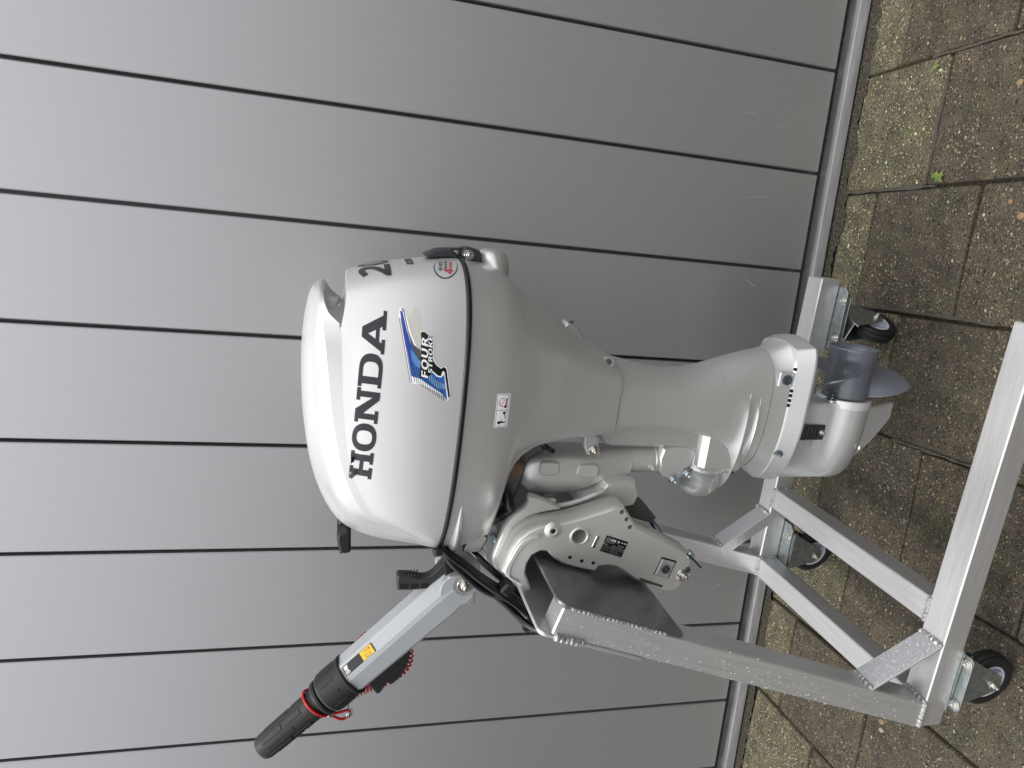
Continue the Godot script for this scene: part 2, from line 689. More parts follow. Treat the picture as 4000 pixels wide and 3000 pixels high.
# ---------------------------------------------------------------- the setting
func structure(o: Node, n: String) -> void:
	o.name = n
	o.set_meta("kind", "structure")

func _pavement() -> void:
	var st := mb()
	quad(st, Vector3(-40, -0.012, 60), Vector3(40, -0.012, 60), Vector3(40, -0.012, -40), Vector3(-40, -0.012, -40))
	structure(commit(st, "ground", M.soil, self), "ground")
	st = mb()
	# strip of dark soil along the foot of the wall, uneven surface
	var fn := FastNoiseLite.new()
	fn.seed = 8
	fn.frequency = 9.0
	for i in 460:
		var xa := -2.6 + 0.01 * i
		for k in 5:
			var f := func(x: float, q: int) -> Vector3:
				var e := -1.648 + 0.022 * fn.get_noise_2d(x, 0.0) + 0.012 * fn.get_noise_2d(x * 4.0, 3.0)
				return Vector3(x, (0.0030 - 0.0040 * pow(q / 5.0, 4.0)) + 0.0016 * fn.get_noise_2d(x * 6.0, q * 0.7), lerpf(-1.72, e, q / 5.0))
			st.set_smooth_group(1)
			quad(st, f.call(xa, k + 1), f.call(xa + 0.01, k + 1), f.call(xa + 0.01, k), f.call(xa, k))
	structure(commit(st, "soil_strip", M.dirt, self), "soil_strip")
	var pv := Node3D.new()
	structure(pv, "pavement")
	add_child(pv)
	var flat := Basis(Vector3.RIGHT, Vector3(0, 0, -1), Vector3.UP)
	var r := RandomNumberGenerator.new()
	r.seed = 91
	for i in range(-9, 6):
		var x0 := 0.243 + 0.302 * i
		var z := -1.388 if i % 2 == 0 else -1.540
		var cuts := [-1.657 + r.randf_range(-0.006, 0.004)]
		while z < 0.9:
			cuts.append(z)
			z += 0.302
		for k in cuts.size() - 1:
			var za: float = cuts[k]
			var zb: float = cuts[k + 1]
			var w := 0.2958
			var d := zb - za - 0.005
			var o := PackedVector2Array()
			var c := 0.006
			var jt := func() -> float: return r.randf_range(-0.0012, 0.0012)
			for q in [[-w / 2 + c, -d / 2], [0.0, -d / 2], [w / 2 - c, -d / 2], [w / 2, -d / 2 + c], [w / 2, d / 2 - c], [0.0, d / 2], [-w / 2 + c, d / 2], [-w / 2, d / 2 - c], [-w / 2, -d / 2 + c]]:
				o.append(Vector2(q[0] + jt.call(), q[1] + jt.call()))
			st = mb()
			prism(st, Transform3D(flat, Vector3.ZERO), o, -0.045, 0.0, 0.003)
			var tint := 0
			if k == 0:
				tint = 2 if i != 1 else 1
			elif r.randf() < 0.35:
				tint = 1
			if i == 1 and k == 0:
				tint = 2
			var mi := commit(st, "slab", M["slab_%d_%d" % [r.randi_range(0, 2), tint]], pv)
			mi.position = Vector3(x0 + 0.151, r.randf_range(-0.0035, 0.0005), (za + zb) / 2)
			mi.rotation = Vector3(r.randf_range(-0.006, 0.006), PI if r.randf() < 0.5 else 0.0, r.randf_range(-0.006, 0.006))
	# worn pale mortar left in some joints
	for q in [[0.245, -1.655, 0.245, -1.36, 0.010], [-0.048, -1.46, -0.052, -1.13, 0.011], [0.545, -1.44, 0.545, -1.16, 0.010], [0.25, -1.388, 0.50, -1.386, 0.012], [-0.361, -1.33, -0.358, -1.10, 0.009]]:
		st = mb()
		var a := Vector3(q[0], -0.0015, q[1])
		var b := Vector3(q[2], -0.0015, q[3])
		var o := PackedVector2Array()
		var sd := (b - a).cross(Vector3.UP).normalized()
		for s in [1, -1]:
			for k in 13:
				var t := k / 12.0 if s == 1 else 1.0 - k / 12.0
				var p: Vector3 = a.lerp(b, t) + sd * s * (q[4] * 0.3 + r.randf_range(-0.0025, 0.0025))
				o.append(Vector2(p.x, -p.z))
		prism(st, Transform3D(flat, Vector3.ZERO), o, -0.01, 0.0008, 0.0)
		commit(st, "mortar_strip", M.mortar, pv)
	# larger pale stones showing in the slab near the upper corner
	for q in [[0.49, -1.17, 0.011], [0.475, -1.155, 0.009], [0.47, -1.165, 0.010], [0.455, -1.14, 0.008], [0.44, -1.20, 0.010], [0.435, -1.18, 0.009], [0.40, -1.145, 0.009], [0.385, -1.15, 0.011], [0.50, -1.13, 0.010], [0.17, -1.13, 0.012], [0.20, -1.16, 0.008], [-1.04, -1.19, 0.010], [-1.06, -1.185, 0.008]]:
		st = mb()
		lathe(st, Transform3D(Basis(Vector3.UP, q[0] * 90.0).scaled(Vector3(1, 1, 1)), Vector3(q[0], -0.004, q[1])), [Vector2(q[2] * 0.8, 0), Vector2(q[2] * 0.72, 0.004), Vector2(q[2] * 0.4, 0.0058)], 8, false)
		var mi := commit(st, "pebble", M.stone_pale if r.randf() < 0.5 else M.stone_tan, pv)
		mi.scale = Vector3(1, 1, 1)

func _wall() -> void:
	var base := Vector3(-0.3, 0, -1.70)
	var w := thing("clad_wall", "light grey metal clad wall of upright boards behind the motor", "wall", base)
	var xs := [-2.69, -2.417, -2.145, -1.872, -1.600, -1.349, -1.076, -0.800, -0.523, -0.251, 0.025, 0.293, 0.561, 0.835, 1.108, 1.381, 1.654]
	for i in xs.size() - 1:
		var st := mb()
		var wd: float = xs[i + 1] - xs[i] - 0.0088
		box(st, Transform3D(Basis.IDENTITY, Vector3(0, 0, -0.014)), Vector3(wd, 2.70, 0.028), 0.0025)
		var mi := commit(st, "wall_panel", M.wall, w)
		mi.position = Vector3((xs[i] + xs[i + 1]) / 2, 1.412, -1.70) - base
	var bk := mb()
	box(bk, Transform3D(Basis.IDENTITY, Vector3(-0.518, 1.42, -1.80) - base), Vector3(4.5, 2.72, 0.13), 0.003)
	commit(bk, "backing", M.wall_back, w)
	var tr := mb()
	var o := v2([-1.677, 0.010, -1.677, 0.0375, -1.6778, 0.0395, -1.6800, 0.0402, -1.6828, 0.0400, -1.6850, 0.0385, -1.690, 0.0345, -1.700, 0.0300, -1.712, 0.0280, -1.733, 0.030, -1.733, 0.010])
	prism(tr, Transform3D(Basis(Vector3(0, 0, 1), Vector3(0, 1, 0), Vector3(-1, 0, 0)), -base), o, -2.0, 2.8, 0.0)
	commit(tr, "base_trim", M.trim, w)
	# small scratches and specks near the foot of the boards
	var r := RandomNumberGenerator.new()
	r.seed = 5
	var sc := mb()
	for q in [[0.21, 0.24, 0.0008, 0.07, 0.15], [0.195, 0.15, 0.0006, 0.04, 0.1], [-0.02, 0.22, 0.001, 0.035, -0.5], [0.42, 0.30, 0.001, 0.03, 0.2], [0.40, 0.20, 0.001, 0.02, 0.4]]:
		box(sc, Transform3D(Basis(Vector3(0, 0, 1), q[4] + PI / 2), Vector3(q[0], q[1], -1.7002) - base), Vector3(q[3], q[2], 0.001), 0.0003)
	for i in 18:
		var x := r.randf_range(-1.5, 0.9)
		var y := 0.08 + pow(r.randf(), 2.2) * 0.9
		box(sc, Transform3D(Basis(Vector3(0, 0, 1), r.randf() * 3.0), Vector3(x, y, -1.7002) - base), Vector3(r.randf_range(0.0015, 0.006), r.randf_range(0.001, 0.002), 0.001), 0.0003)
	commit(sc, "scratches", M.scratch, w).set_meta("kind", "stuff")

func _weeds() -> void:
	var r := RandomNumberGenerator.new()
	r.seed = 12
	for q in [[Vector3(0.262, 0, -1.345), "small green weed growing in the slab joint below the wall", 9, 0.85], [Vector3(0.520, 0, -1.42), "tiny green weed in the joint near the upper picture corner", 6, 0.5]]:
		var t := thing("weed", q[1], "weed", q[0])
		for k in q[2]:
			var st := mb()
			var an: float = TAU * k / q[2] + r.randf_range(-0.4, 0.4)
			var l: float = r.randf_range(0.012, 0.03) * q[3]
			var d := Vector3(cos(an), 0, sin(an))
			var s := d.cross(Vector3.UP) * l * 0.22
			var p0 := Vector3(0, 0, 0)
			var p1 := d * l * 0.45 + Vector3.UP * l * r.randf_range(0.4, 0.8)
			var p2 := d * l + Vector3.UP * l * r.randf_range(0.1, 0.6)
			quad(st, p0 + s * 0.3, p0 - s * 0.3, p1 - s, p1 + s)
			tri(st, p1 + s, p1 - s, p2)
			commit(st, "leaf", M.leaf_pale if k % 4 == 0 else M.leaf, t)

# ---------------------------------------------------------------- the stand
func tnode(called: String, label: String, category: String, base: Vector3) -> Node3D:
	var t := thing(called, label, category, T_ORG + (AX * base.x + Vector3.UP * base.y + AZ * base.z) * UNIT, T_YAW)
	t.scale = Vector3.ONE * UNIT
	return t

func weld(p: Node, off: Vector3, a: Vector3, b: Vector3, r0 := 0.0045) -> void:
	var st := mb()
	var n := maxi(6, int((b - a).length() / 0.0022))
	var pts := []
	var rad := []
	for i in n + 1:
		var t := float(i) / n
		pts.append(a.lerp(b, t) + Vector3(sin(i * 2.1), sin(i * 1.3), cos(i * 1.9)) * 0.0005)
		rad.append(r0 * (0.80 + 0.28 * absf(sin(i * 0.8))) * (0.5 if i == 0 or i == n else 1.0))
	tube(st, pts, rad, 8, -1)
	commit(st, "weld_bead", M.weld, p, off)

func _motor_stand() -> void:
	var base := Vector3(0.38, 0.05, 0)
	var off := -base
	var t := tnode("motor_stand", "welded aluminium trolley with castors carrying the outboard motor", "motor stand", base)
	var st: SurfaceTool
	var al: Material = M.aluminium
	var hw := 0.2635
	# rails and crossbars; each mesh lies along its own x axis so that the brushing follows the bar
	var mk := func(called: String, a: Vector3, b: Vector3, side: Vector3, w: float, h: float) -> void:
		var s := mb()
		var u := (b - a).normalized()
		var sd := (side - u * side.dot(u)).normalized()
		box(s, Transform3D.IDENTITY, Vector3((b - a).length(), w, h), 0.0022)
		var mi := commit(s, called, al, t)
		mi.transform = Transform3D(Basis(u, sd, u.cross(sd)), (a + b) * 0.5 + off)
	mk.call("rail", Vector3(0, 0.238, hw), Vector3(0.753, 0.238, hw), Vector3.UP, 0.05, 0.05)
	mk.call("rail", Vector3(0, 0.238, -hw), Vector3(0.763, 0.238, -hw), Vector3.UP, 0.05, 0.05)
	mk.call("crossbar", Vector3(0.215, 0.2377, -0.2385), Vector3(0.215, 0.2377, 0.2385), Vector3.UP, 0.05, 0.05)
	mk.call("crossbar", Vector3(0.025, 0.2377, -0.2385), Vector3(0.025, 0.2377, 0.2385), Vector3.UP, 0.05, 0.05)
	var top := {}
	for s in [1, -1]:
		var u := Vector3(0.285, 1, -0.064 * s)
		var a: Vector3 = Vector3(0.0255, 0.263, hw * s) - u * 0.006
		var b: Vector3 = Vector3(0.0255, 0.263, hw * s) + u * 0.717
		mk.call("upright", a, b, Vector3(1, 0, 0), 0.05, 0.0498)
		top[s] = b
	# corner braces between the uprights and the rails
	for s in [1, -1]:
		var g := mb()
		var p1 := Vector3(0.170, 0.262, (hw - 0.001) * s)
		var p2 := Vector3(0.082, 0.385, (hw - 0.008) * s)
		var d := (p2 - p1).normalized()
		var nn := Vector3(0, 0, 1).cross(d)
		if nn.y < 0.0:
			nn = -nn
		bar(g, p1, p2, Vector3(0, 0, 1), 0.05, 0.005, 0.001)
		bar(g, p1 - nn * 0.0127 - Vector3(0, 0, 0.0228 * s) - d * -0.002, p2 - nn * 0.0127 - Vector3(0, 0, 0.0228 * s), Vector3(0, 0, 1), 0.0044, 0.0245, 0.001)
		commit(g, "brace", al, t, off)
	# transom plates on both faces of the uprights
	var un := Vector3(0.2741, 0.9617, 0).normalized()
	var xf := Transform3D(Basis(Vector3(0, 0, 1), un, Vector3(0, 0, 1).cross(un)), Vector3(0.0255, 0.263, 0))
	var rz := func(zb: float, zt: float, s0: float, s1: float, rr: float) -> PackedVector2Array:
		var o := PackedVector2Array()
		for c in [[zb, s0, 0, -1], [zb, s0, 1, 0], [zt, s1, 0, 1], [-zt, s1, 0, 1], [-zb, s0, -1, 0]]:
			pass
		var cs := [Vector2(-zb + rr, s0 + rr), Vector2(zb - rr, s0 + rr), Vector2(zt - rr, s1 - rr), Vector2(-zt + rr, s1 - rr)]
		for k in 4:
			for q in 5:
				o.append(cs[k] + Vector2(rr, 0).rotated(PI + PI / 2 * k + PI / 2 * q / 4.0))
		return o
	st = mb()
	prism(st, xf, rz.call(0.2575, 0.2435, 0.527, 0.757, 0.014), -0.0315, -0.0252, 0.001)
	commit(st, "transom_plate", M.plate, t, off).set_meta("label", "dark smooth plate on the motor's side")
	st = mb()
	prism(st, xf, rz.call(0.2535, 0.2425, 0.572, 0.768, 0.014), 0.0252, 0.0315, 0.001)
	commit(st, "transom_plate", al, t, off)
	# welds
	weld(t, off, Vector3(0.0, 0.2635, 0.2885), Vector3(0.054, 0.2635, 0.2885))
	weld(t, off, Vector3(0.0545, 0.2645, 0.2885), Vector3(0.0545, 0.2645, 0.2385), 0.005)
	weld(t, off, Vector3(0.172, 0.265, 0.288), Vector3(0.172, 0.265, 0.239), 0.0055)
	weld(t, off, Vector3(0.088, 0.384, 0.280), Vector3(0.088, 0.384, 0.232), 0.0055)
	weld(t, off, Vector3(0.172, 0.265, -0.239), Vector3(0.172, 0.265, -0.288), 0.0055)
	weld(t, off, Vector3(0.088, 0.384, -0.234), Vector3(0.088, 0.384, -0.280), 0.0055)
	for x in [0.0, 0.19]:
		weld(t, off, Vector3(x, 0.2635, 0.2388), Vector3(x + 0.05, 0.2635, 0.2388), 0.0045)
		weld(t, off, Vector3(x, 0.2635, -0.2382), Vector3(x + 0.05, 0.2635, -0.2382), 0.0045)
		weld(t, off, Vector3(x + 0.0505, 0.262, -0.2382), Vector3(x + 0.0505, 0.214, -0.2382), 0.0045)
		weld(t, off, Vector3(x + 0.0505, 0.262, 0.2382), Vector3(x + 0.0505, 0.214, 0.2382), 0.004)
	weld(t, off, Vector3(0.0, 0.2645, -0.2385), Vector3(0.054, 0.2645, -0.2385))
	weld(t, off, xf * Vector3(0.2445, 0.742, 0.027), xf * Vector3(0.2475, 0.690, 0.026), 0.0065)
	weld(t, off, xf * Vector3(0.2465, 0.735, -0.027), xf * Vector3(0.2555, 0.56, -0.0265), 0.003)
	# castors with their mounting plates
	var spots := [[0.094, 0.2600, -0.06], [0.080, -0.2480, -0.14], [0.674, -0.2500, 1.12], [0.680, 0.2600, 0.4]]
	var first: Node3D = null
	var flat := Basis(Vector3.RIGHT, Vector3(0, 0, -1), Vector3.UP)
	for q in spots:
		st = mb()
		var near: bool = q[1] > 0.0
		var hz := 0.0245 if near else 0.0438
		var zc: float = 0.2635 if near else q[1]
		var ap := v2([-0.062, -hz, 0.062, -hz, 0.074, -hz + 0.012, 0.074, hz - 0.012, 0.062, hz, -0.062, hz, -0.074, hz - 0.012, -0.074, -hz + 0.012])
		prism(st, Transform3D(flat, Vector3(q[0], 0.2128, zc) + off), ap, -0.0085, 0.0, 0.001)
		commit(st, "mounting_plate", M.galvanised, t)
		var yb := 0.2044 if near else 0.2130
		for sx in [-1, 1]:
			for sz in [-1, 1]:
				st = mb()
				bolt(st, Vector3(q[0] + 0.043 * sx, yb, q[1] + 0.0365 * sz) + off, Vector3.UP, 0.0052)
				cyl(st, Vector3(q[0] + 0.043 * sx, 0.197, q[1] + 0.0365 * sz) + off, Vector3(q[0] + 0.043 * sx, yb - 0.0002, q[1] + 0.0365 * sz) + off, 0.004, 10)
				commit(st, "bolt", M.steel, t)
		var c: Node3D
		if first == null:
			c = _castor(t)
			first = c
		else:
			c = first.duplicate()
			c.name = "castor"
			t.add_child(c, true)
		c.position = Vector3(q[0], 0.05, q[1]) + off
		c.rotation.y = q[2]
		# the top plate stays square to the rail
		for ch in c.get_children():
			if String(ch.name).begins_with("swivel_plate"):
				(ch as Node3D).rotation.y = -q[2]
	_drops(t, off, xf)

func _castor(t: Node3D) -> MeshInstance3D:
	var st := mb()
	var flat := Basis(Vector3.RIGHT, Vector3(0, 0, -1), Vector3.UP)
	# fork: two cheeks and a bridge
	var ck := smooth2([Vector2(0.048, 0.1385), Vector2(0.043, 0.128), Vector2(0.024, 0.092), Vector2(0.003, 0.050), Vector2(-0.006, 0.042), Vector2(-0.020, 0.039), Vector2(-0.032, 0.046), Vector2(-0.044, 0.076), Vector2(-0.054, 0.108), Vector2(-0.058, 0.128), Vector2(-0.058, 0.1385)], 3)
	for s in [-1, 1]:
		prism(st, Transform3D(Basis.IDENTITY, Vector3(0, 0, 0.0225 * s)), ck, -0.0014, 0.0014, 0.0005, [], true)
	box(st, Transform3D(Basis.IDENTITY, Vector3(-0.005, 0.1385, 0)), Vector3(0.100, 0.0035, 0.048), 0.0014)
	var c := commit(st, "castor", M.galvanised, t)
	st = mb()
	prism(st, Transform3D(flat, Vector3(0, 0.1543, 0)), v2([-0.050, -0.046, 0.050, -0.046, 0.057, -0.039, 0.057, 0.039, 0.050, 0.046, -0.050, 0.046, -0.057, 0.039, -0.057, -0.039]), -0.004, -0.0005, 0.0008)
	lathe(st, Transform3D(Basis.IDENTITY, Vector3(0, 0.1415, 0)), [Vector2(0.030, 0), Vector2(0.034, 0.003), Vector2(0.034, 0.006), Vector2(0.029, 0.009)], 24)
	commit(st, "swivel_plate", M.galvanised, c)
	st = mb()
	cyl(st, Vector3(0, 0.124, 0), Vector3(0, 0.1418, 0), 0.0225, 20)
	commit(st, "seal", M.red_seal, c)
	var wx := Transform3D(Basis(Vector3(1, 0, 0), Vector3(0, 0, 1), Vector3(0, -1, 0)), Vector3(-0.020, 0.056, 0))
	st = mb()
	var pr := [Vector2(0.0345, -0.0130), Vector2(0.038, -0.0150), Vector2(0.048, -0.0152), Vector2(0.0522, -0.0138), Vector2(0.0538, -0.0110), Vector2(0.0540, -0.0080), Vector2(0.0528, -0.0068), Vector2(0.0530, -0.0056), Vector2(0.0557, -0.0048), Vector2(0.0560, 0.0)]
	var all := []
	for p in pr:
		all.append(p)
	for k in range(pr.size() - 2, -1, -1):
		all.append(Vector2(pr[k].x, -pr[k].y))
	lathe(st, wx, all, 44, false, false, false)
	commit(st, "tyre", M.tyre, c)
	st = mb()
	lathe(st, wx, [Vector2(0.0352, -0.0136), Vector2(0.0352, 0.0136), Vector2(0.0312, 0.0136), Vector2(0.0300, 0.005), Vector2(0.0300, -0.005), Vector2(0.0312, -0.0136), Vector2(0.0352, -0.0136)], 40, true, false, false)
	lathe(st, wx, [Vector2(0.031, -0.002), Vector2(0.031, 0.002)], 32)
	lathe(st, wx, [Vector2(0.011, -0.0165), Vector2(0.011, 0.0165)], 20)
	for k in 6:
		var an := TAU * k / 6.0
		var d := Vector3(cos(an), sin(an), 0)
		bar(st, wx.origin + d * 0.008, wx.origin + d * 0.0312, Vector3(0, 0, 1), 0.021, 0.004, 0.001)
	commit(st, "rim", M.rim, c)
	for s in [-1, 1]:
		st = mb()
		bolt(st, Vector3(-0.020, 0.056, 0.0240 * s), Vector3(0, 0, s), 0.0055)
		commit(st, "axle_bolt", M.steel, c)
	return c

func _drops(t: Node3D, off: Vector3, xf: Transform3D) -> void:
	var sm := SphereMesh.new()
	sm.radius = 1.0
	sm.height = 1.1
	sm.radial_segments = 8
	sm.rings = 4
	sm.material = M.water
	var list := []
	var r := RandomNumberGenerator.new()
	r.seed = 44
	# on the front face of the near upright
	for i in 330:
		var s := r.randf_range(0.02, 0.715)
		var u := Vector3(0.285, 1, -0.064)
		var p: Vector3 = Vector3(0.0255, 0.263, 0.2635) + u * s + Vector3(0.9617, -0.2741, 0) * r.randf_range(-0.0245, 0.0245) + Vector3(0, 0, 0.0249)
		list.append([p, Vector3(0, 0.064, 1), 0.0005 + 0.0016 * pow(r.randf(), 2.5)])
	# on the near brace
	var p1 := Vector3(0.172, 0.2645, 0.2625)
	var p2 := Vector3(0.086, 0.3845, 0.2555)
	var nn := Vector3(0, 0, 1).cross((p2 - p1).normalized())
	if nn.y < 0.0:
		nn = -nn
	for i in 190:
		list.append([p1.lerp(p2, r.randf_range(0.02, 0.98)) + Vector3(0, 0, r.randf_range(-0.024, 0.024)) + nn * 0.0012, nn, 0.0006 + 0.0013 * pow(r.randf(), 2.0)])
	# on the transom plate
	for i in 50:
		list.append([xf * Vector3(r.randf_range(-0.1, 0.24), r.randf_range(0.53, 0.75), -0.0315), Vector3(0.9617, -0.2741, 0), 0.0004 + 0.0010 * pow(r.randf(), 3.0)])
	var mm := MultiMesh.new()
	mm.transform_format = MultiMesh.TRANSFORM_3D
	mm.mesh = sm
	mm.instance_count = list.size()
	for i in list.size():
		var q: Array = list[i]
		var b := along(Vector3.ZERO, q[1]).basis
		var f: float = q[2]
		mm.set_instance_transform(i, Transform3D(Basis(b.x * f, b.y * f * 0.7, b.z * f * r.randf_range(0.8, 1.2)), q[0] + off))
	var mi := MultiMeshInstance3D.new()
	mi.name = "water_drops"
	mi.multimesh = mm
	mi.set_meta("kind", "stuff")
	t.add_child(mi)

# ---------------------------------------------------------------- the outboard motor
func yring(a: Array, yt, n := 96, ref = null, dy := 0.0) -> PackedVector3Array:
	# a: front x, rear x, half width, centre x, front power, rear power
	var r := ring(a[0], a[1], a[2], a[3], a[4], a[5], 0.0, n)
	for i in n:
		var x: float = r[i].x if ref == null else ref[i].x
		r[i].y = (table(x, yt) if yt is Array else float(yt)) + dy
	return r

func tv(a: Array) -> Array:
	var o := []
	for i in range(0, a.size(), 2):
		o.append(Vector2(a[i], a[i + 1]))
	return o

# lays a printed patch on the faces of a shell: c centre, h and v full width and height vectors, d the way it is pressed on
func decal(faces: PackedVector3Array, called: String, m: Material, parent: Node, c: Vector3, h: Vector3, v: Vector3, d: Vector3, nx: int, ny: int, lift := 0.0006) -> MeshInstance3D:
	var near := PackedVector3Array()
	var rad := (h.length() + v.length()) * 0.5 + 0.05
	for i in range(0, faces.size(), 3):
		var cc := (faces[i] + faces[i + 1] + faces[i + 2]) / 3.0 - c
		cc -= d * cc.dot(d)
		if cc.length() < rad:
			near.append(faces[i])
			near.append(faces[i + 1])
			near.append(faces[i + 2])
	var pts := []
	for j in ny + 1:
		for i in nx + 1:
			var o := c + h * (float(i) / nx - 0.5) + v * (0.5 - float(j) / ny) - d * 0.4
			var best := 1e9
			var hit := o + d * 0.4
			for k in range(0, near.size(), 3):
				var q = Geometry3D.ray_intersects_triangle(o, d, near[k], near[k + 1], near[k + 2])
				if q != null:
					var l: float = (q - o).length()
					if l < best:
						best = l
						hit = q
			pts.append(hit)
	var st := SurfaceTool.new()
	st.begin(Mesh.PRIMITIVE_TRIANGLES)
	st.set_smooth_group(1)
	var w := nx + 1
	for j in ny:
		for i in nx:
			for k in [[0, 0], [0, 1], [1, 1], [0, 0], [1, 1], [1, 0]]:
				var a: int = i + k[0]
				var b: int = j + k[1]
				# outward lift along the local normal
				var px: Vector3 = pts[b * w + mini(a + 1, nx)] - pts[b * w + maxi(a - 1, 0)]
				var py: Vector3 = pts[maxi(b - 1, 0) * w + a] - pts[mini(b + 1, ny) * w + a]
				var nn := px.cross(py).normalized()
				st.set_uv(Vector2(float(a) / nx, float(b) / ny))
				st.add_vertex(pts[b * w + a] + nn * lift)
	# vertices above run counter-clockwise, so turn each triangle
	return commit_turned(st, called, m, parent)

func commit_turned(st: SurfaceTool, called: String, m: Material, parent: Node) -> MeshInstance3D:
	var a := st.commit_to_arrays()
	var vs: PackedVector3Array = a[Mesh.ARRAY_VERTEX]
	var uv: PackedVector2Array = a[Mesh.ARRAY_TEX_UV]
	var s2 := SurfaceTool.new()
	s2.begin(Mesh.PRIMITIVE_TRIANGLES)
	s2.set_smooth_group(1)
	for i in range(0, vs.size(), 3):
		var n := (vs[i + 1] - vs[i]).cross(vs[i + 2] - vs[i])
		var order := [0, 1, 2] if n.dot(Vector3(0.3, 0.0, 1.0)) < 0.0 else [0, 2, 1]
		for k in order:
			s2.set_uv(uv[i + k])
			s2.add_vertex(vs[i + k])
	return commit(s2, called, m, parent)

func _lettering() -> StandardMaterial3D:
	# slab serif capitals, 200 picture lines to the cap height
	var k := Color(0.115, 0.125, 0.155, 1)
	var z := Color(0.115, 0.125, 0.155, 0)
	var im := canvas(2080, 300, z)
	var U := 270.0
	var base := 285.0
	var x0 := 6.0
	var P := func(dx: float, a: Array) -> PackedVector2Array:
		var o := PackedVector2Array()
		for i in range(0, a.size(), 2):
			o.append(Vector2(x0 + (dx + a[i]) * U + a[i + 1] * 8.0, base - a[i + 1] * U))
		return o
	var EL := func(cx: float, rx: float, ry: float, e: float) -> Array:
		var o := []
		for i in 48:
			var t := TAU * i / 48.0
			o.append(cx + rx * spow(cos(t), 2.0 / e))
			o.append(0.5 + ry * spow(sin(t), 2.0 / e))
		return o
	# H
	var d := 0.0
	for s in [0.0, 0.77]:
		fill_poly(im, P.call(d + s, [0.13, 0, 0.45, 0, 0.45, 1, 0.13, 1]), k)
		for y in [0.0, 0.84]:
			fill_poly(im, P.call(d + s, [0, y, 0.58, y, 0.58, y + 0.16, 0, y + 0.16]), k)
	fill_poly(im, P.call(d, [0.4, 0.41, 0.95, 0.41, 0.95, 0.59, 0.4, 0.59]), k)
	# O
	d = 1.40
	fill_poly(im, P.call(d, EL.call(0.66, 0.66, 0.525, 2.3)), k)
	fill_poly(im, P.call(d, EL.call(0.66, 0.335, 0.335, 2.6)), z)
	# N
	d = 2.76
	fill_poly(im, P.call(d, [0.16, 0, 0.42, 0, 0.42, 1, 0.16, 1]), k)
	fill_poly(im, P.call(d, [0, 0, 0.58, 0, 0.58, 0.16, 0, 0.16]), k)
	fill_poly(im, P.call(d, [0, 0.84, 0.50, 0.84, 0.50, 1, 0, 1]), k)
	fill_poly(im, P.call(d, [0.16, 1, 0.60, 1, 1.42, 0, 1.08, 0, 0.16, 0.92]), k)
	fill_poly(im, P.call(d, [1.16, 0, 1.42, 0, 1.42, 1, 1.16, 1]), k)
	fill_poly(im, P.call(d, [1.00, 0.84, 1.56, 0.84, 1.56, 1, 1.00, 1]), k)
	# D
	d = 4.37
	var bowl := [0.0, 0.0]
	for i in 25:
		var t := -PI / 2 + PI * i / 24.0
		bowl.append(0.78 + 0.66 * spow(cos(t), 2.0 / 2.4))
		bowl.append(0.5 + 0.5 * spow(sin(t), 2.0 / 2.4))
	bowl.append_array([0.0, 1.0, 0.0, 0.84, 0.14, 0.84, 0.14, 0.16, 0.0, 0.16])
	fill_poly(im, P.call(d, bowl), k)
	var inner := [0.46, 0.17]
	for i in 25:
		var t := -PI / 2 + PI * i / 24.0
		inner.append(0.74 + 0.36 * spow(cos(t), 2.0 / 2.6))
		inner.append(0.5 + 0.33 * spow(sin(t), 2.0 / 2.6))
	inner.append_array([0.46, 0.83])
	fill_poly(im, P.call(d, inner), z)
	# A
	d = 5.83
	fill_poly(im, P.call(d, [0.62, 1, 1.02, 1, 1.60, 0.08, 1.60, 0, 1.20, 0, 0.78, 0.74, 0.36, 0, 0.06, 0, 0.06, 0.08]), k)
	fill_poly(im, P.call(d, [0, 0, 0.60, 0, 0.60, 0.15, 0, 0.15]), k)
	fill_poly(im, P.call(d, [0.98, 0, 1.74, 0, 1.74, 0.15, 0.98, 0.15]), k)
	fill_poly(im, P.call(d, [0.42, 0.26, 1.22, 0.26, 1.14, 0.42, 0.52, 0.42]), k)
	return print_mat(im, 1040, 150, 0.3)

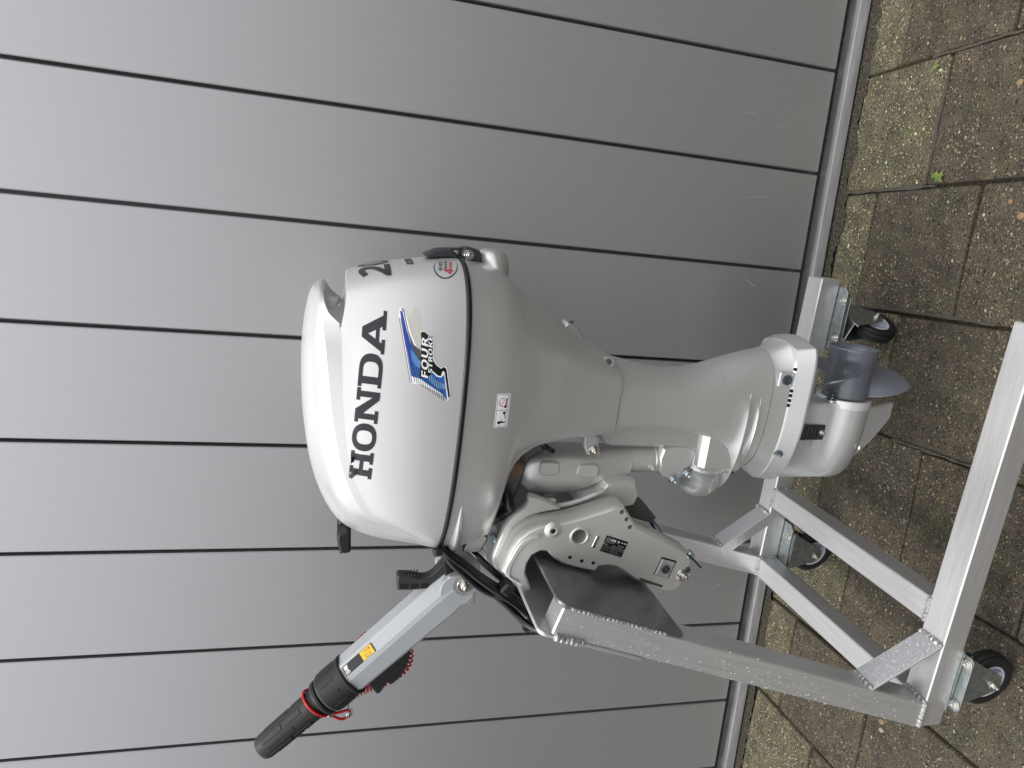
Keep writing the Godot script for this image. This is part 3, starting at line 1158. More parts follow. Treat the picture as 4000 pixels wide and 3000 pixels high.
func _emblem() -> StandardMaterial3D:
	var im := canvas(1160, 800, Color(0.75, 0.77, 0.80, 0))
	var E := func(a: Array) -> PackedVector2Array:
		var o := PackedVector2Array()
		for i in range(0, a.size(), 2):
			var x: float = 0.79406 - 0.0001526 * a[i + 1] + 0.0000091 * a[i]
			var y: float = 1.42805 - 0.00014847 * a[i] - 0.0000118 * a[i + 1]
			o.append(Vector2((x - 0.545) * 8000.0, (1.255 - y) * 8000.0))
		return o
	var white := Color(0.93, 0.94, 0.95)
	var blue := Color(0.16, 0.37, 0.66)
	var deep := Color(0.13, 0.25, 0.62)
	var ink := Color(0.06, 0.065, 0.08)
	# aged film beside the emblem
	fill_poly(im, E.call([1230, 880, 1290, 775, 1325, 780, 1345, 860, 1352, 990, 1335, 1120, 1310, 1150, 1270, 1080, 1240, 980]), Color(0.88, 0.86, 0.80, 0.3))
	# white edge
	fill_poly(im, E.call([1138, 850, 1150, 790, 1175, 785, 1205, 812, 1250, 1000, 1300, 1120, 1336, 1150, 1338, 1040, 1352, 982, 1385, 984, 1462, 1040, 1460, 1230, 1490, 1290, 1535, 1322, 1560, 1300, 1592, 1322, 1628, 1615, 1606, 1626, 1604, 1650, 1560, 1600, 1440, 1530, 1340, 1480, 1240, 1470, 1210, 1300, 1170, 1050]), white)
	# blue body
	fill_poly(im, E.call([1155, 812, 1178, 815, 1210, 970, 1250, 1110, 1330, 1265, 1330, 1390, 1430, 1370, 1455, 1370, 1490, 1405, 1530, 1415, 1562, 1385, 1594, 1640, 1530, 1565, 1420, 1490, 1330, 1425, 1245, 1400, 1215, 1200, 1185, 1030]), blue)
	fill_poly(im, E.call([1155, 812, 1178, 815, 1210, 970, 1240, 1085, 1262, 1200, 1262, 1300, 1232, 1310, 1215, 1200, 1185, 1030]), deep)
	fill_poly(im, E.call([1240, 1150, 1290, 1200, 1330, 1265, 1330, 1330, 1290, 1300, 1250, 1240]), Color(0.33, 0.52, 0.76))
	fill_poly(im, E.call([1380, 1390, 1430, 1380, 1480, 1440, 1570, 1480, 1575, 1530, 1500, 1520, 1440, 1470]), Color(0.42, 0.58, 0.76))
	# dark swoosh and plate
	fill_poly(im, E.call([1168, 793, 1182, 793, 1198, 815, 1206, 880, 1230, 1000, 1275, 1110, 1335, 1152, 1335, 1265, 1300, 1215, 1258, 1120, 1225, 1010, 1196, 870, 1190, 822]), ink)
	fill_poly(im, E.call([1230, 1010, 1275, 1110, 1335, 1152, 1335, 1255, 1285, 1190, 1250, 1110]), Color(0.30, 0.30, 0.31))
	fill_poly(im, E.call([1345, 1000, 1355, 990, 1380, 990, 1456, 1046, 1453, 1240, 1482, 1292, 1532, 1330, 1560, 1310, 1585, 1332, 1622, 1610, 1604, 1614, 1566, 1362, 1548, 1350, 1530, 1400, 1500, 1395, 1452, 1350, 1436, 1386, 1370, 1420, 1322, 1415, 1330, 1320, 1338, 1150]), ink)
	for k in 2:
		fill_line(im, E.call([1145 + 14 * k, 872, 0, 0])[0], E.call([1234 + 16 * k, 1464, 0, 0])[0], 6.0, ink)
	for k in 14:
		var a: float = 1268.0 + 22.0 * k
		fill_line(im, E.call([a - 22, 1285 + 13 * k, 0, 0])[0], E.call([a + 8, 1452 + 15 * k, 0, 0])[0], 6.0, ink)
	# words
	var turn := -0.055
	var p0: Vector2 = E.call([1402, 1420, 0, 0])[0]
	for o in [Vector2(-7, 0), Vector2(7, 0), Vector2(0, -7), Vector2(0, 7)]:
		write(im, "FOUR", at2(p0.x + o.x, p0.y + o.y, 74, 1.75, 0.28, turn), ink)
	write(im, "FOUR", at2(p0.x, p0.y, 74, 1.75, 0.28, turn), white)
	p0 = E.call([1446, 1375, 0, 0])[0]
	for o in [Vector2(-5, 0), Vector2(5, 0), Vector2(0, -5), Vector2(0, 5)]:
		write(im, "STROKE", at2(p0.x + o.x, p0.y + o.y, 46, 1.85, 0.28, turn), ink)
	write(im, "STROKE", at2(p0.x, p0.y, 46, 1.85, 0.28, turn), white)
	return print_mat(im, 725, 500, 0.3)

func _small_prints() -> void:
	var ink := Color(0.05, 0.05, 0.06)
	# number on the rear of the cowl
	var im := canvas(900, 420, Color(0.12, 0.13, 0.15, 0))
	for o in [-8, 8, 24, 34]:
		write(im, "20", at2(30 + o, 336, 302, 1.35, 0.12), Color(0.80, 0.76, 0.64))
	for o in [Vector2(2, 0), Vector2(14, 0), Vector2(8, 5), Vector2(8, -5), Vector2(20, 0)]:
		write(im, "20", at2(30 + o.x, 330 - o.y, 284, 1.35, 0.12), Color(0.12, 0.13, 0.15))
	M["number"] = print_mat(im, 450, 210)
	im = canvas(400, 90, Color(0.1, 0.1, 0.12, 0))
	fill_poly(im, v2([12, 5, 396, 5, 388, 85, 4, 85]), Color(0.12, 0.13, 0.15))
	for i in 4:
		fill_line(im, Vector2(60 + 22 * i, 66), Vector2(74 + 22 * i, 24), 6, Color(0.7, 0.72, 0.74))
	M["bar_label"] = print_mat(im, 200, 45)
	# emissions sticker
	im = canvas(520, 320, Color(0.8, 0.8, 0.8, 0))
	for i in 60:
		var t := 0.35 * PI + TAU * 0.66 * i / 60.0
		var wdt := 4.0 + 14.0 * sin(PI * i / 60.0)
		fill_line(im, Vector2(260 + 240 * cos(t), 160 + 140 * sin(t)), Vector2(260 + 240 * cos(t + 0.08), 160 + 140 * sin(t + 0.08)), wdt, ink)
	write(im, "EU RCD", at2(170, 120, 46, 1.1, 0.2), ink)
	write(im, "EMISSIONS", at2(180, 176, 34, 1.0, 0.2), ink)
	write(im, "4", at2(90, 250, 110, 1.2, 0.2), Color(0.72, 0.08, 0.14))
	write(im, "STROKE", at2(190, 236, 38, 1.1, 0.2), Color(0.72, 0.08, 0.14))
	M["emissions"] = print_mat(im, 260, 160)
	# carrying sticker
	im = canvas(560, 230, Color(0.95, 0.95, 0.95, 0))
	var rr := func(x0: float, y0: float, x1: float, y1: float, r: float, c: Color) -> void:
		var o := PackedVector2Array()
		var cs := [Vector2(x1 - r, y1 - r), Vector2(x0 + r, y1 - r), Vector2(x0 + r, y0 + r), Vector2(x1 - r, y0 + r)]
		for k in 4:
			for q in 5:
				o.append(cs[k] + Vector2(r, 0).rotated(PI / 2 * k + PI / 2 * q / 4.0))
		fill_poly(im, o, c)
	var white := Color(0.92, 0.93, 0.95)
	rr.call(0.0, 0.0, 560.0, 230.0, 18.0, white)
	rr.call(14.0, 14.0, 546.0, 216.0, 10.0, ink)
	rr.call(20.0, 20.0, 540.0, 210.0, 8.0, white)
	fill_line(im, Vector2(282, 16), Vector2(282, 214), 6, ink)
	fill_line(im, Vector2(20, 188), Vector2(540, 188), 5, ink)
	fill_poly(im, v2([56, 52, 96, 46, 104, 92, 96, 100, 92, 180, 70, 180, 66, 100, 50, 90]), ink)
	fill_poly(im, v2([92, 110, 118, 104, 120, 116, 94, 126]), ink)
	fill_poly(im, circle2(Vector2(238, 150), 24), ink)
	fill_poly(im, v2([140, 172, 228, 152, 232, 166, 140, 182]), ink)
	fill_poly(im, circle2(Vector2(340, 158), 22), ink)
	fill_poly(im, v2([350, 150, 480, 172, 480, 182, 350, 176]), ink)
	for i in 40:
		var t := TAU * i / 40.0
		fill_line(im, Vector2(412 + 66 * cos(t), 110 + 66 * sin(t)), Vector2(412 + 66 * cos(t + 0.18), 110 + 66 * sin(t + 0.18)), 9, Color(0.75, 0.12, 0.16))
	fill_line(im, Vector2(366, 64), Vector2(458, 156), 9, Color(0.75, 0.12, 0.16))
	M["carry"] = print_mat(im, 280, 115)
	# rating plate
	im = canvas(880, 600, Color(0.03, 0.03, 0.035, 1))
	var lt := Color(0.85, 0.86, 0.87)
	write(im, "CE", at2(60, 150, 90, 1.1), lt, 400)
	fill_poly(im, v2([240, 70, 430, 70, 430, 150, 240, 150]), lt)
	write(im, "2011", at2(262, 138, 56, 1.1), Color(0.03, 0.03, 0.035))
	fill_poly(im, circle2(Vector2(530, 105), 42), lt)
	write(im, "PC", at2(502, 124, 38, 1.0), Color(0.03, 0.03, 0.035))
	write(im, "BF 800", at2(640, 122, 44, 1.2), lt)
	write(im, "Rated power", at2(60, 235, 40, 1.1), lt, 400)
	write(im, "14.7 kW", at2(560, 260, 44, 1.1), lt, 400)
	write(im, "Mass", at2(60, 325, 40, 1.1), lt, 400)
	write(im, "46.5 - 61.0 kg", at2(380, 345, 42, 1.1), lt, 400)
	fill_line(im, Vector2(0, 375), Vector2(880, 375), 5, lt)
	fill_line(im, Vector2(400, 375), Vector2(400, 600), 5, lt)
	for i in 4:
		write(im, ["Honda Motor Co., Ltd", "2-1-1 Minami", "Minato-ku, Tokyo", "Japan"][i], at2(30, 430 + 48 * i, 28, 1.1), Color(0.6, 0.6, 0.62), 400)
		write(im, ["Honda Motor Europe Ltd.", "Aalst Office", "Wijngaardveld 1", "9300 Aalst, BELGIUM"][i], at2(425, 430 + 48 * i, 28, 1.1), Color(0.6, 0.6, 0.62), 400)
	fill_poly(im, circle2(Vector2(22, 290), 20), lt)
	fill_poly(im, circle2(Vector2(858, 330), 20), lt)
	M["rating"] = print_mat(im, 440, 300, 0.4)
	# warning on the tiller arm: black band with a yellow end
	im = canvas(560, 240, Color(0.04, 0.04, 0.045, 1))
	fill_poly(im, v2([330, 8, 540, 8, 540, 232, 330, 232]), Color(0.87, 0.70, 0.13))
	fill_line(im, Vector2(330, 120), Vector2(540, 120), 3, ink)
	fill_poly(im, v2([380, 60, 500, 36, 500, 92]), ink)
	fill_poly(im, v2([404, 62, 488, 48, 488, 80]), Color(0.87, 0.70, 0.13))
	fill_poly(im, v2([390, 150, 470, 150, 490, 176, 470, 206, 390, 206]), ink)
	fill_poly(im, v2([400, 158, 464, 158, 478, 176, 464, 198, 400, 198]), Color(0.87, 0.70, 0.13))
	fill_poly(im, v2([18, 20, 90, 20, 70, 120, 18, 120]), lt)
	fill_poly(im, circle2(Vector2(60, 150), 20), lt)
	fill_poly(im, circle2(Vector2(62, 192), 24), lt)
	fill_poly(im, circle2(Vector2(62, 192), 12), Color(0.04, 0.04, 0.045))
	fill_poly(im, v2([16, 130, 34, 130, 34, 220, 16, 220]), lt)
	M["tiller_label"] = print_mat(im, 280, 120)

func _cowl_rings() -> Array:
	var yb := tv([0.243, 1.168, 0.30, 1.205, 0.335, 1.255, 0.40, 1.291, 0.45, 1.306, 0.49, 1.313, 0.54, 1.319, 0.60, 1.323, 0.655, 1.3262, 0.685, 1.3225, 0.716, 1.323])
	var yl := tv([0.243, 1.170, 0.30, 1.207, 0.335, 1.257, 0.40, 1.293, 0.45, 1.308, 0.49, 1.315, 0.54, 1.321, 0.60, 1.325, 0.650, 1.3282, 0.656, 1.3315, 0.666, 1.3440, 0.676, 1.3505, 0.685, 1.3542, 0.6945, 1.3580])
	var y2 := tv([0.247, 1.178, 0.30, 1.216, 0.335, 1.268, 0.40, 1.304, 0.45, 1.320, 0.484, 1.327, 0.532, 1.336, 0.62, 1.3475, 0.66, 1.3535, 0.694, 1.3600])
	var ym := tv([0.263, 1.258, 0.31, 1.287, 0.36, 1.314, 0.42, 1.329, 0.48, 1.3415, 0.53, 1.3505, 0.62, 1.3585, 0.694, 1.3632])
	var y1 := tv([0.292, 1.316, 0.345, 1.322, 0.38, 1.334, 0.42, 1.344, 0.478, 1.354, 0.531, 1.360, 0.617, 1.366, 0.692, 1.3668])
	var B := yring([0.2465, 0.716, 0.1482, 0.56, 2.15, 2.6], yb)
	for i in 96:
		B[i].z *= lerpf(0.972, 1.0, smoothstep(0.62, 0.66, B[i].x))
	var out := []
	var sides := [[0.0, 0.2432, 0.7535, 0.1640], [0.12, 0.2436, 0.7515, 0.1653], [0.3, 0.2442, 0.7465, 0.1655], [0.5, 0.245, 0.7405, 0.1634], [0.7, 0.2456, 0.733, 0.1585], [0.88, 0.2462, 0.7235, 0.1522]]
	for s in sides:
		var r := ring(s[1], s[2], s[3], 0.56, 2.15, 2.65, 0.0, 96)
		for i in 96:
			r[i].y = lerpf(1.1505, B[i].y, s[0])
		out.append(r)
	out.append(B)
	var L := yring([0.2468, 0.6945, 0.1470, 0.56, 2.15, 3.2], yl)
	var inner := [yring([0.2468, 0.7125, 0.1485, 0.56, 2.15, 2.6], yb, 96, B, 0.0004), yring([0.256, 0.655, 0.139, 0.56, 2.15, 2.4], yb, 96, B, 0.001), yring([0.258, 0.652, 0.137, 0.56, 2.15, 2.4], yl, 96, B, 0.0005), yring([0.2472, 0.691, 0.1455, 0.56, 2.15, 3.2], yl, 96, null, -0.0003)]
	for q in 4:
		var r: PackedVector3Array = inner[q]
		for i in 96:
			# the air scoop opens only towards the rear
			var k := smoothstep(0.650, 0.666, B[i].x)
			r[i] = B[i].lerp(L[i], (q + 1) / 5.0).lerp(r[i], k)
		out.append(r)
	out.append(L)
	var C2 := yring([0.2472, 0.6955, 0.1405, 0.56, 2.15, 3.1], y2)
	for i in 96:
		# no lip ahead of the scoop: the side runs straight on into the bevel
		var k := smoothstep(0.650, 0.666, B[i].x)
		for q in 5:
			out[7 + q][i] = B[i].lerp(C2[i], 0.035 * (q + 1)).lerp(out[7 + q][i], k)
	var ctl := [C2, yring([0.263, 0.6945, 0.1275, 0.56, 2.15, 3.1], ym), yring([0.2925, 0.692, 0.1085, 0.56, 2.15, 3.1], y1), yring([0.36, 0.6885, 0.072, 0.56, 2.15, 2.8], tv([0.36, 1.354, 0.45, 1.3695, 0.53, 1.3762, 0.62, 1.3785, 0.689, 1.3725])), yring([0.46, 0.672, 0.036, 0.57, 2.1, 2.4], tv([0.46, 1.378, 0.55, 1.3838, 0.62, 1.3842, 0.672, 1.379])), yring([0.53, 0.64, 0.012, 0.58, 2.0, 2.2], tv([0.53, 1.3848, 0.60, 1.3862, 0.64, 1.3842]))]
	for q in 5:
		for sub in 4:
			var r := PackedVector3Array()
			for i in 96:
				var p0: Vector3 = ctl[maxi(q - 1, 0)][i] if q > 0 else ctl[0][i] + (out[6][i] - ctl[0][i]) * 0.7
				r.append((ctl[q][i] as Vector3).cubic_interpolate(ctl[q + 1][i], p0, ctl[mini(q + 2, 5)][i], sub / 4.0))
			out.append(r)
	out.append(ctl[5])
	return out

func _outboard() -> void:
	_small_prints()
	var base := Vector3(0.5, 0.21, 0)
	var off := -base
	var t := tnode("outboard_motor", "silver tiller-steered outboard motor clamped on the aluminium stand", "outboard motor", base)
	var st: SurfaceTool
	var flatx := Basis.IDENTITY

	# --- upper cowl
	st = mb()
	var cr := _cowl_rings()
	loft(st, cr.slice(0, 7), [1, 1, 1, 1, 1, 1], false, false)
	for k in range(6, 12):
		for i in 96:
			var j := (i + 1) % 96
			var open: bool = maxf(cr[6][i].x, cr[6][j].x) > 0.650
			st.set_smooth_group((2 if k < 9 else (3 if k < 11 else 1)) if open else 1)
			quad(st, cr[k][j], cr[k][i], cr[k + 1][i], cr[k + 1][j])
	loft(st, cr.slice(12), [4, 4, 4, 4, 4, 4, 4, 4, 6, 6, 6, 6, 6, 6, 6, 6, 6, 6, 6, 6], false, true)
	var cowl := commit(st, "cowl", M.paint, t, off)
	var cf := cowl.mesh.get_faces()
	decal(cf, "maker_lettering", _lettering(), cowl, Vector3(0.5515, 1.2853, 0.15), Vector3(0.2615, -0.0085, 0), Vector3(0.0, 0.0365, 0), Vector3(0, 0, -1), 48, 6)
	decal(cf, "emblem", _emblem(), cowl, Vector3(0.6175, 1.205, 0.16), Vector3(0.145, 0, 0), Vector3(0, 0.100, 0), Vector3(0, 0, -1), 20, 14)
	var rd := Vector3(-0.78, 0, -0.62).normalized()
	var rh := Vector3(0.62, 0, -0.78).normalized()
	decal(cf, "power_number", M.number, cowl, Vector3(0.757, 1.2775, 0.012), rh * 0.165, Vector3(0, 0.066, 0), rd, 18, 8)
	decal(cf, "bar_label", M.bar_label, cowl, Vector3(0.745, 1.228, 0.022), rh * 0.05, Vector3(0, 0.012, 0), rd, 8, 3)
	decal(cf, "emissions_sticker", M.emissions, cowl, Vector3(0.744, 1.1765, 0.072), Vector3(0.55, -0.12, -0.83) * 0.072, Vector3(0, 0.040, 0), Vector3(-0.83, 0, -0.55).normalized(), 10, 6)
	# starter handle in front
	st = mb()
	var hb := Transform3D(Basis(Vector3(0, 0, 1), 0.10), Vector3(0.268, 1.304, 0))
	lathe(st, Transform3D(hb.basis * Basis(Vector3(0, 1, 0), Vector3(-1, 0, 0), Vector3(0, 0, 1)), hb * Vector3(0.03, 0, 0)), [Vector2(0.010, 0), Vector2(0.012, 0.02), Vector2(0.0125, 0.03)], 16)
	prism(st, hb, smooth2([Vector2(0.012, 0.011), Vector2(-0.005, 0.0125), Vector2(-0.022, 0.0095), Vector2(-0.026, 0.004), Vector2(-0.026, -0.004), Vector2(-0.022, -0.0085), Vector2(-0.004, -0.0095), Vector2(0.012, -0.009)], 3), -0.045, 0.045, 0.004, [], true)
	for k in 4:
		box(st, Transform3D(hb.basis, hb * Vector3(-0.0265 + 0.006 * k, 0.0108 - 0.0012 * absf(k - 2.0), 0)), Vector3(0.002, 0.003, 0.08), 0.0008)
	commit(st, "starter_handle", M.black, t, off)
	# rear latch
	st = mb()
	var lt := v2([0.752, 1.150, 0.7585, 1.151, 0.7665, 1.162, 0.7635, 1.184, 0.7535, 1.2035, 0.7485, 1.1985, 0.7525, 1.172])
	prism(st, Transform3D(flatx, Vector3.ZERO), lt, -0.022, 0.022, 0.0025)
	commit(st, "latch_lever", M.lever, t, off)
	st = mb()
	prism(st, Transform3D(flatx, Vector3.ZERO), v2([0.744, 1.112, 0.768, 1.116, 0.771, 1.128, 0.770, 1.140, 0.762, 1.1455, 0.744, 1.143]), -0.024, 0.024, 0.002)
	box(st, Transform3D(Basis(Vector3(0, 0, 1), 0.14), Vector3(0.7665, 1.152, 0)), Vector3(0.003, 0.04, 0.02), 0.001)
	commit(st, "latch_bracket", M.lever, t, off)
	st = mb()
	bolt(st, Vector3(0.760, 1.1335, 0.0242), Vector3(0, 0, 1), 0.0048)
	commit(st, "latch_bolt", M.steel, t, off)

	# --- seal between the covers
	st = mb()
	var sr := []
	for q in [[1.1425, -0.004], [1.1432, 0.0012], [1.1455, 0.0030], [1.1490, 0.0030], [1.1513, 0.0012], [1.1520, -0.004]]:
		sr.append(ring(0.2432 - q[1], 0.7535 + q[1], 0.1640 + q[1], 0.56, 2.15, 2.65, q[0], 96))
	loft(st, sr, [1, 1, 1, 1, 1], false, false)
	commit(st, "seal", M.rubber, t, off)

	# --- lower cover
	st = mb()
	var rows := [[0.860, 0.473, 0.607, 0.079, 5.5, 2.6], [0.895, 0.469, 0.624, 0.088, 5.0, 2.6], [0.925, 0.466, 0.637, 0.096, 4.6, 2.7], [0.955, 0.462, 0.656, 0.104, 4.2, 2.7], [0.976, 0.458, 0.674, 0.111, 4.0, 2.7], [1.005, 0.449, 0.692, 0.124, 3.5, 2.7], [1.028, 0.430, 0.705, 0.134, 3.1, 2.7], [1.042, 0.402, 0.714, 0.140, 2.7, 2.7], [1.050, 0.370, 0.719, 0.143, 2.6, 2.7], [1.055, 0.335, 0.723, 0.145, 2.5, 2.7], [1.060, 0.295, 0.727, 0.147, 2.4, 2.7], [1.066, 0.262, 0.731, 0.149, 2.3, 2.7], [1.074, 0.2500, 0.737, 0.152, 2.25, 2.7], [1.090, 0.2465, 0.746, 0.1568, 2.2, 2.68], [1.118, 0.2445, 0.751, 0.1612, 2.15, 2.65], [1.1435, 0.2435, 0.753, 0.1635, 2.15, 2.65]]
	var lr := []
	for q in rows:
		lr.append(ring(q[1], q[2], q[3], 0.555, q[4], q[5], q[0], 96))
	loft(st, lr, [], true, true)
	var lower := commit(st, "lower_cover", M.paint_lower, t, off)
	var lf := lower.mesh.get_faces()
	decal(lf, "carrying_sticker", M.carry, lower, Vector3(0.5425, 1.0845, 0.12), Vector3(0.054, 0.0, 0), Vector3(0, 0.0225, 0), Vector3(0, 0, -1), 8, 4)
	st = mb()
	# latch housing and lower bolt lug behind
	var hs := []
	for q in [[0.70, 0.016, 0.046], [0.745, 0.027, 0.042], [0.758, 0.0265, 0.038], [0.767, 0.022, 0.031], [0.7705, 0.014, 0.022], [0.7715, 0.005, 0.010]]:
		var r := PackedVector3Array()
		for i in 24:
			var a := TAU * i / 24.0
			r.append(Vector3(q[0], 1.0925 - (0.7715 - q[0]) * 0.22 + q[1] * sin(a) * 0.95, -q[2] * cos(a)))
		hs.append(r)
	loft(st, hs, [1, 1, 1, 1, 1], true, true)
	commit(st, "latch_housing", M.paint_lower, lower)
	st = mb()
	prism(st, Transform3D(Basis(Vector3(0.56, 0.83, 0), Vector3(0, 0, -1), Vector3(-0.83, 0.56, 0)) if false else Basis.IDENTITY, Vector3.ZERO), v2([0.628, 0.950, 0.650, 0.958, 0.662, 0.950, 0.6575, 0.937, 0.648, 0.924, 0.632, 0.915]), -0.018, 0.018, 0.003)
	commit(st, "bolt_lug", M.paint_lower, lower)
	st = mb()
	bolt(st, Vector3(0.653, 0.940, 0.0), Vector3(0.85, -0.35, 0), 0.0055)
	commit(st, "lug_bolt", M.cast_dark, lower)
	st = mb()
	lathe(st, along(Vector3(0.606, 0.884, 0.0625), Vector3(0.55, 0.1, 0.83)), [Vector2(0.0105, -0.002), Vector2(0.0105, 0.0008), Vector2(0.0088, 0.0014), Vector2(0.0080, 0.0002)], 22)
	commit(st, "screw_recess", M.paint_lower, lower)
	st = mb()
	hex(st, Vector3(0.606, 0.884, 0.0620), Vector3(0.6080, 0.8844, 0.0655), 0.0055)
	commit(st, "screw", M.cast_dark, lower)
	# flute on the chin, side tray panel and the lug at the front edge
	st = mb()
	var fl := []
	for k in 13:
		var f := k / 12.0
		var x := lerpf(0.375, 0.262, f)
		var g := sin(f * PI * 0.5)
		var r := PackedVector3Array()
		var zc := 0.163 * pow(maxf(0.0, 1.0 - pow((0.555 - x) / 0.3105, 2.2)), 1.0 / 2.2)
		var nrm := Vector3(-0.55 - 0.2 * f, 0, 0.75).normalized()
		for i in 12:
			var a := TAU * i / 12.0
			r.append(Vector3(x, lerpf(1.128, 1.122, f), zc - 0.004) + Vector3(0, cos(a) * (0.002 + 0.006 * g), 0) + nrm * (sin(a) * (0.002 + 0.0075 * g)))
		fl.append(r)
	loft(st, fl, [1, 1, 1, 1, 1, 1, 1, 1, 1, 1, 1, 1])
	commit(st, "flute", M.paint_lower, lower)
	st = mb()
	prism(st, Transform3D(Basis(Vector3(0.80, 0, 0.60), Vector3.UP, Vector3(-0.60, 0, 0.80)), Vector3(0.278, 1.0835, 0.074)), smooth2([Vector2(-0.034, 0.016), Vector2(-0.01, 0.017), Vector2(0.022, 0.017), Vector2(0.026, 0.010), Vector2(0.024, -0.012), Vector2(0.004, -0.016), Vector2(-0.020, -0.014), Vector2(-0.036, -0.013)], 2), -0.004, 0.0035, 0.002)
	commit(st, "side_panel", M.paint_lower, lower)
	st = mb()
	prism(st, Transform3D(Basis(Vector3(0.80, 0, 0.60), Vector3.UP, Vector3(-0.60, 0, 0.80)), Vector3(0.278, 1.0835, 0.0738)), smooth2([Vector2(-0.036, 0.0172), Vector2(-0.01, 0.0184), Vector2(0.023, 0.0184), Vector2(0.0278, 0.010), Vector2(0.0258, -0.0125), Vector2(0.005, -0.0175), Vector2(-0.021, -0.0155), Vector2(-0.038, -0.0145)], 2), -0.004, 0.0026, 0.001)
	commit(st, "panel_gap", M.hole, lower)
	st = mb()
	prism(st, Transform3D(Basis.IDENTITY, Vector3(0, 0, 0)), v2([0.436, 0.872, 0.462, 0.880, 0.480, 0.890, 0.480, 0.908, 0.452, 0.905, 0.436, 0.896]), 0.044, 0.062, 0.002)
	commit(st, "front_lug", M.paint_lower, lower)
	st = mb()
	bolt(st, Vector3(0.446, 0.886, 0.0622), Vector3(-0.2, 0, 1), 0.0055)
	commit(st, "lug_bolt", M.steel, lower)
	st = mb()
	lathe(st, Transform3D(Basis.IDENTITY, Vector3(0.54, 0.8565, 0)), [Vector2(0.05, 0), Vector2(0.05, 0.004)], 12)
	commit(st, "cover_gap", M.hole, t, off)

	# --- drive leg
	st = mb()
	var lg := []
	for q in [[0.552, 0.400, 0.6345, 0.0606, 2.2, 2.6], [0.575, 0.408, 0.6285, 0.0608, 2.2, 2.6], [0.600, 0.425, 0.621, 0.0625, 2.4, 2.6], [0.630, 0.450, 0.610, 0.0645, 3.0, 2.5], [0.666, 0.470, 0.597, 0.0660, 4.5, 2.4], [0.700, 0.478, 0.589, 0.066, 5.5, 2.3], [0.743, 0.482, 0.586, 0.0665, 5.5, 2.3], [0.800, 0.482, 0.592, 0.069, 5.0, 2.4], [0.858, 0.477, 0.604, 0.0765, 4.5, 2.6]]:
		lg.append(ring(q[1], q[2], q[3], 0.535, q[4], q[5], q[0], 80))
	loft(st, lg, [1, 1, 1, 1, 1, 1, 1, 1], true, true)
	var leg := commit(st, "drive_leg", M.paint_lower, t, off)
	st = mb()
	prism(st, Transform3D(flatx, Vector3.ZERO), smooth2([Vector2(0.52, 0.862), Vector2(0.452, 0.860), Vector2(0.443, 0.80), Vector2(0.444, 0.72), Vector2(0.440, 0.68), Vector2(0.428, 0.655), Vector2(0.428, 0.60), Vector2(0.53, 0.58)], 4), -0.036, 0.036, 0.006, [], true)
	commit(st, "front_flange", M.paint_lower, leg)
	# spray plates round the front of the leg
	st = mb()
	var body := func(y: float) -> PackedVector3Array:
		return ring(table(y, tv([0.55, 0.4, 0.575, 0.408, 0.6, 0.425, 0.63, 0.45, 0.666, 0.47])) + 0.001, table(y, tv([0.55, 0.6345, 0.575, 0.6285, 0.6, 0.621, 0.63, 0.61, 0.666, 0.597])) - 0.001, table(y, tv([0.55, 0.0606, 0.575, 0.0608, 0.6, 0.0625, 0.63, 0.0645, 0.666, 0.066])) - 0.0006, 0.535, table(y, tv([0.55, 2.2, 0.6, 2.4, 0.63, 3.0, 0.666, 4.5])), 2.6, y, 80)
	for fin in [[0.5985, 0.352, 0.600, 0.0690, 0.058], [0.574, 0.391, 0.590, 0.0648, 0.020]]:
		var edge := ring(fin[1], fin[2], fin[3], 0.515, 2.1, 2.2, fin[0], 80)
		var rs := []
		for q in [[1.0, 0.0], [0.55, 0.10], [0.28, 0.28], [0.12, 0.55], [0.035, 0.86], [0.0, 1.0], [-0.02, 0.99], [-0.035, 0.9], [-0.06, 0.0]]:
			var bd: PackedVector3Array = body.call(fin[0] + q[0] * fin[4])
			var r := PackedVector3Array()
			for i in 80:
				var p := bd[i].lerp(edge[i], q[1])
				p.y = bd[i].y
				r.append(p)
			rs.append(r)
		loft(st, rs, [1, 1, 1, 1, 1, 2, 3, 3], false, false)
	commit(st, "spray_plate", M.paint_lower, leg)
	st = mb()
	box(st, Transform3D(Basis.IDENTITY, Vector3(0.453, 0.620, 0)), Vector3(0.106, 0.092, 0.104), 0.010)
	commit(st, "mount_block", M.paint_lower, leg)
	# lower mount cover in front
	st = mb()
	lathe(st, along(Vector3(0.47, 0.633, 0), Vector3(-1, 0.02, 0)), [Vector2(0.040, 0), Vector2(0.0425, 0.03), Vector2(0.0435, 0.066), Vector2(0.046, 0.067), Vector2(0.046, 0.076), Vector2(0.0425, 0.077), Vector2(0.0415, 0.100), Vector2(0.037, 0.115), Vector2(0.027, 0.128), Vector2(0.012, 0.135), Vector2(0.001, 0.137)], 40, false)
	commit(st, "mount_cover", M.paint_lower, leg)
	for q in [[0.401, 0.676, 0.026], [0.400, 0.595, 0.038]]:
		st = mb()
		bolt(st, Vector3(q[0], q[1], q[2]), Vector3(-1, 0, 0), 0.006)
		commit(st, "mount_bolt", M.blue_zinc, leg)

	# --- gear case with the anti-ventilation plate
	st = mb()
	var gc := []
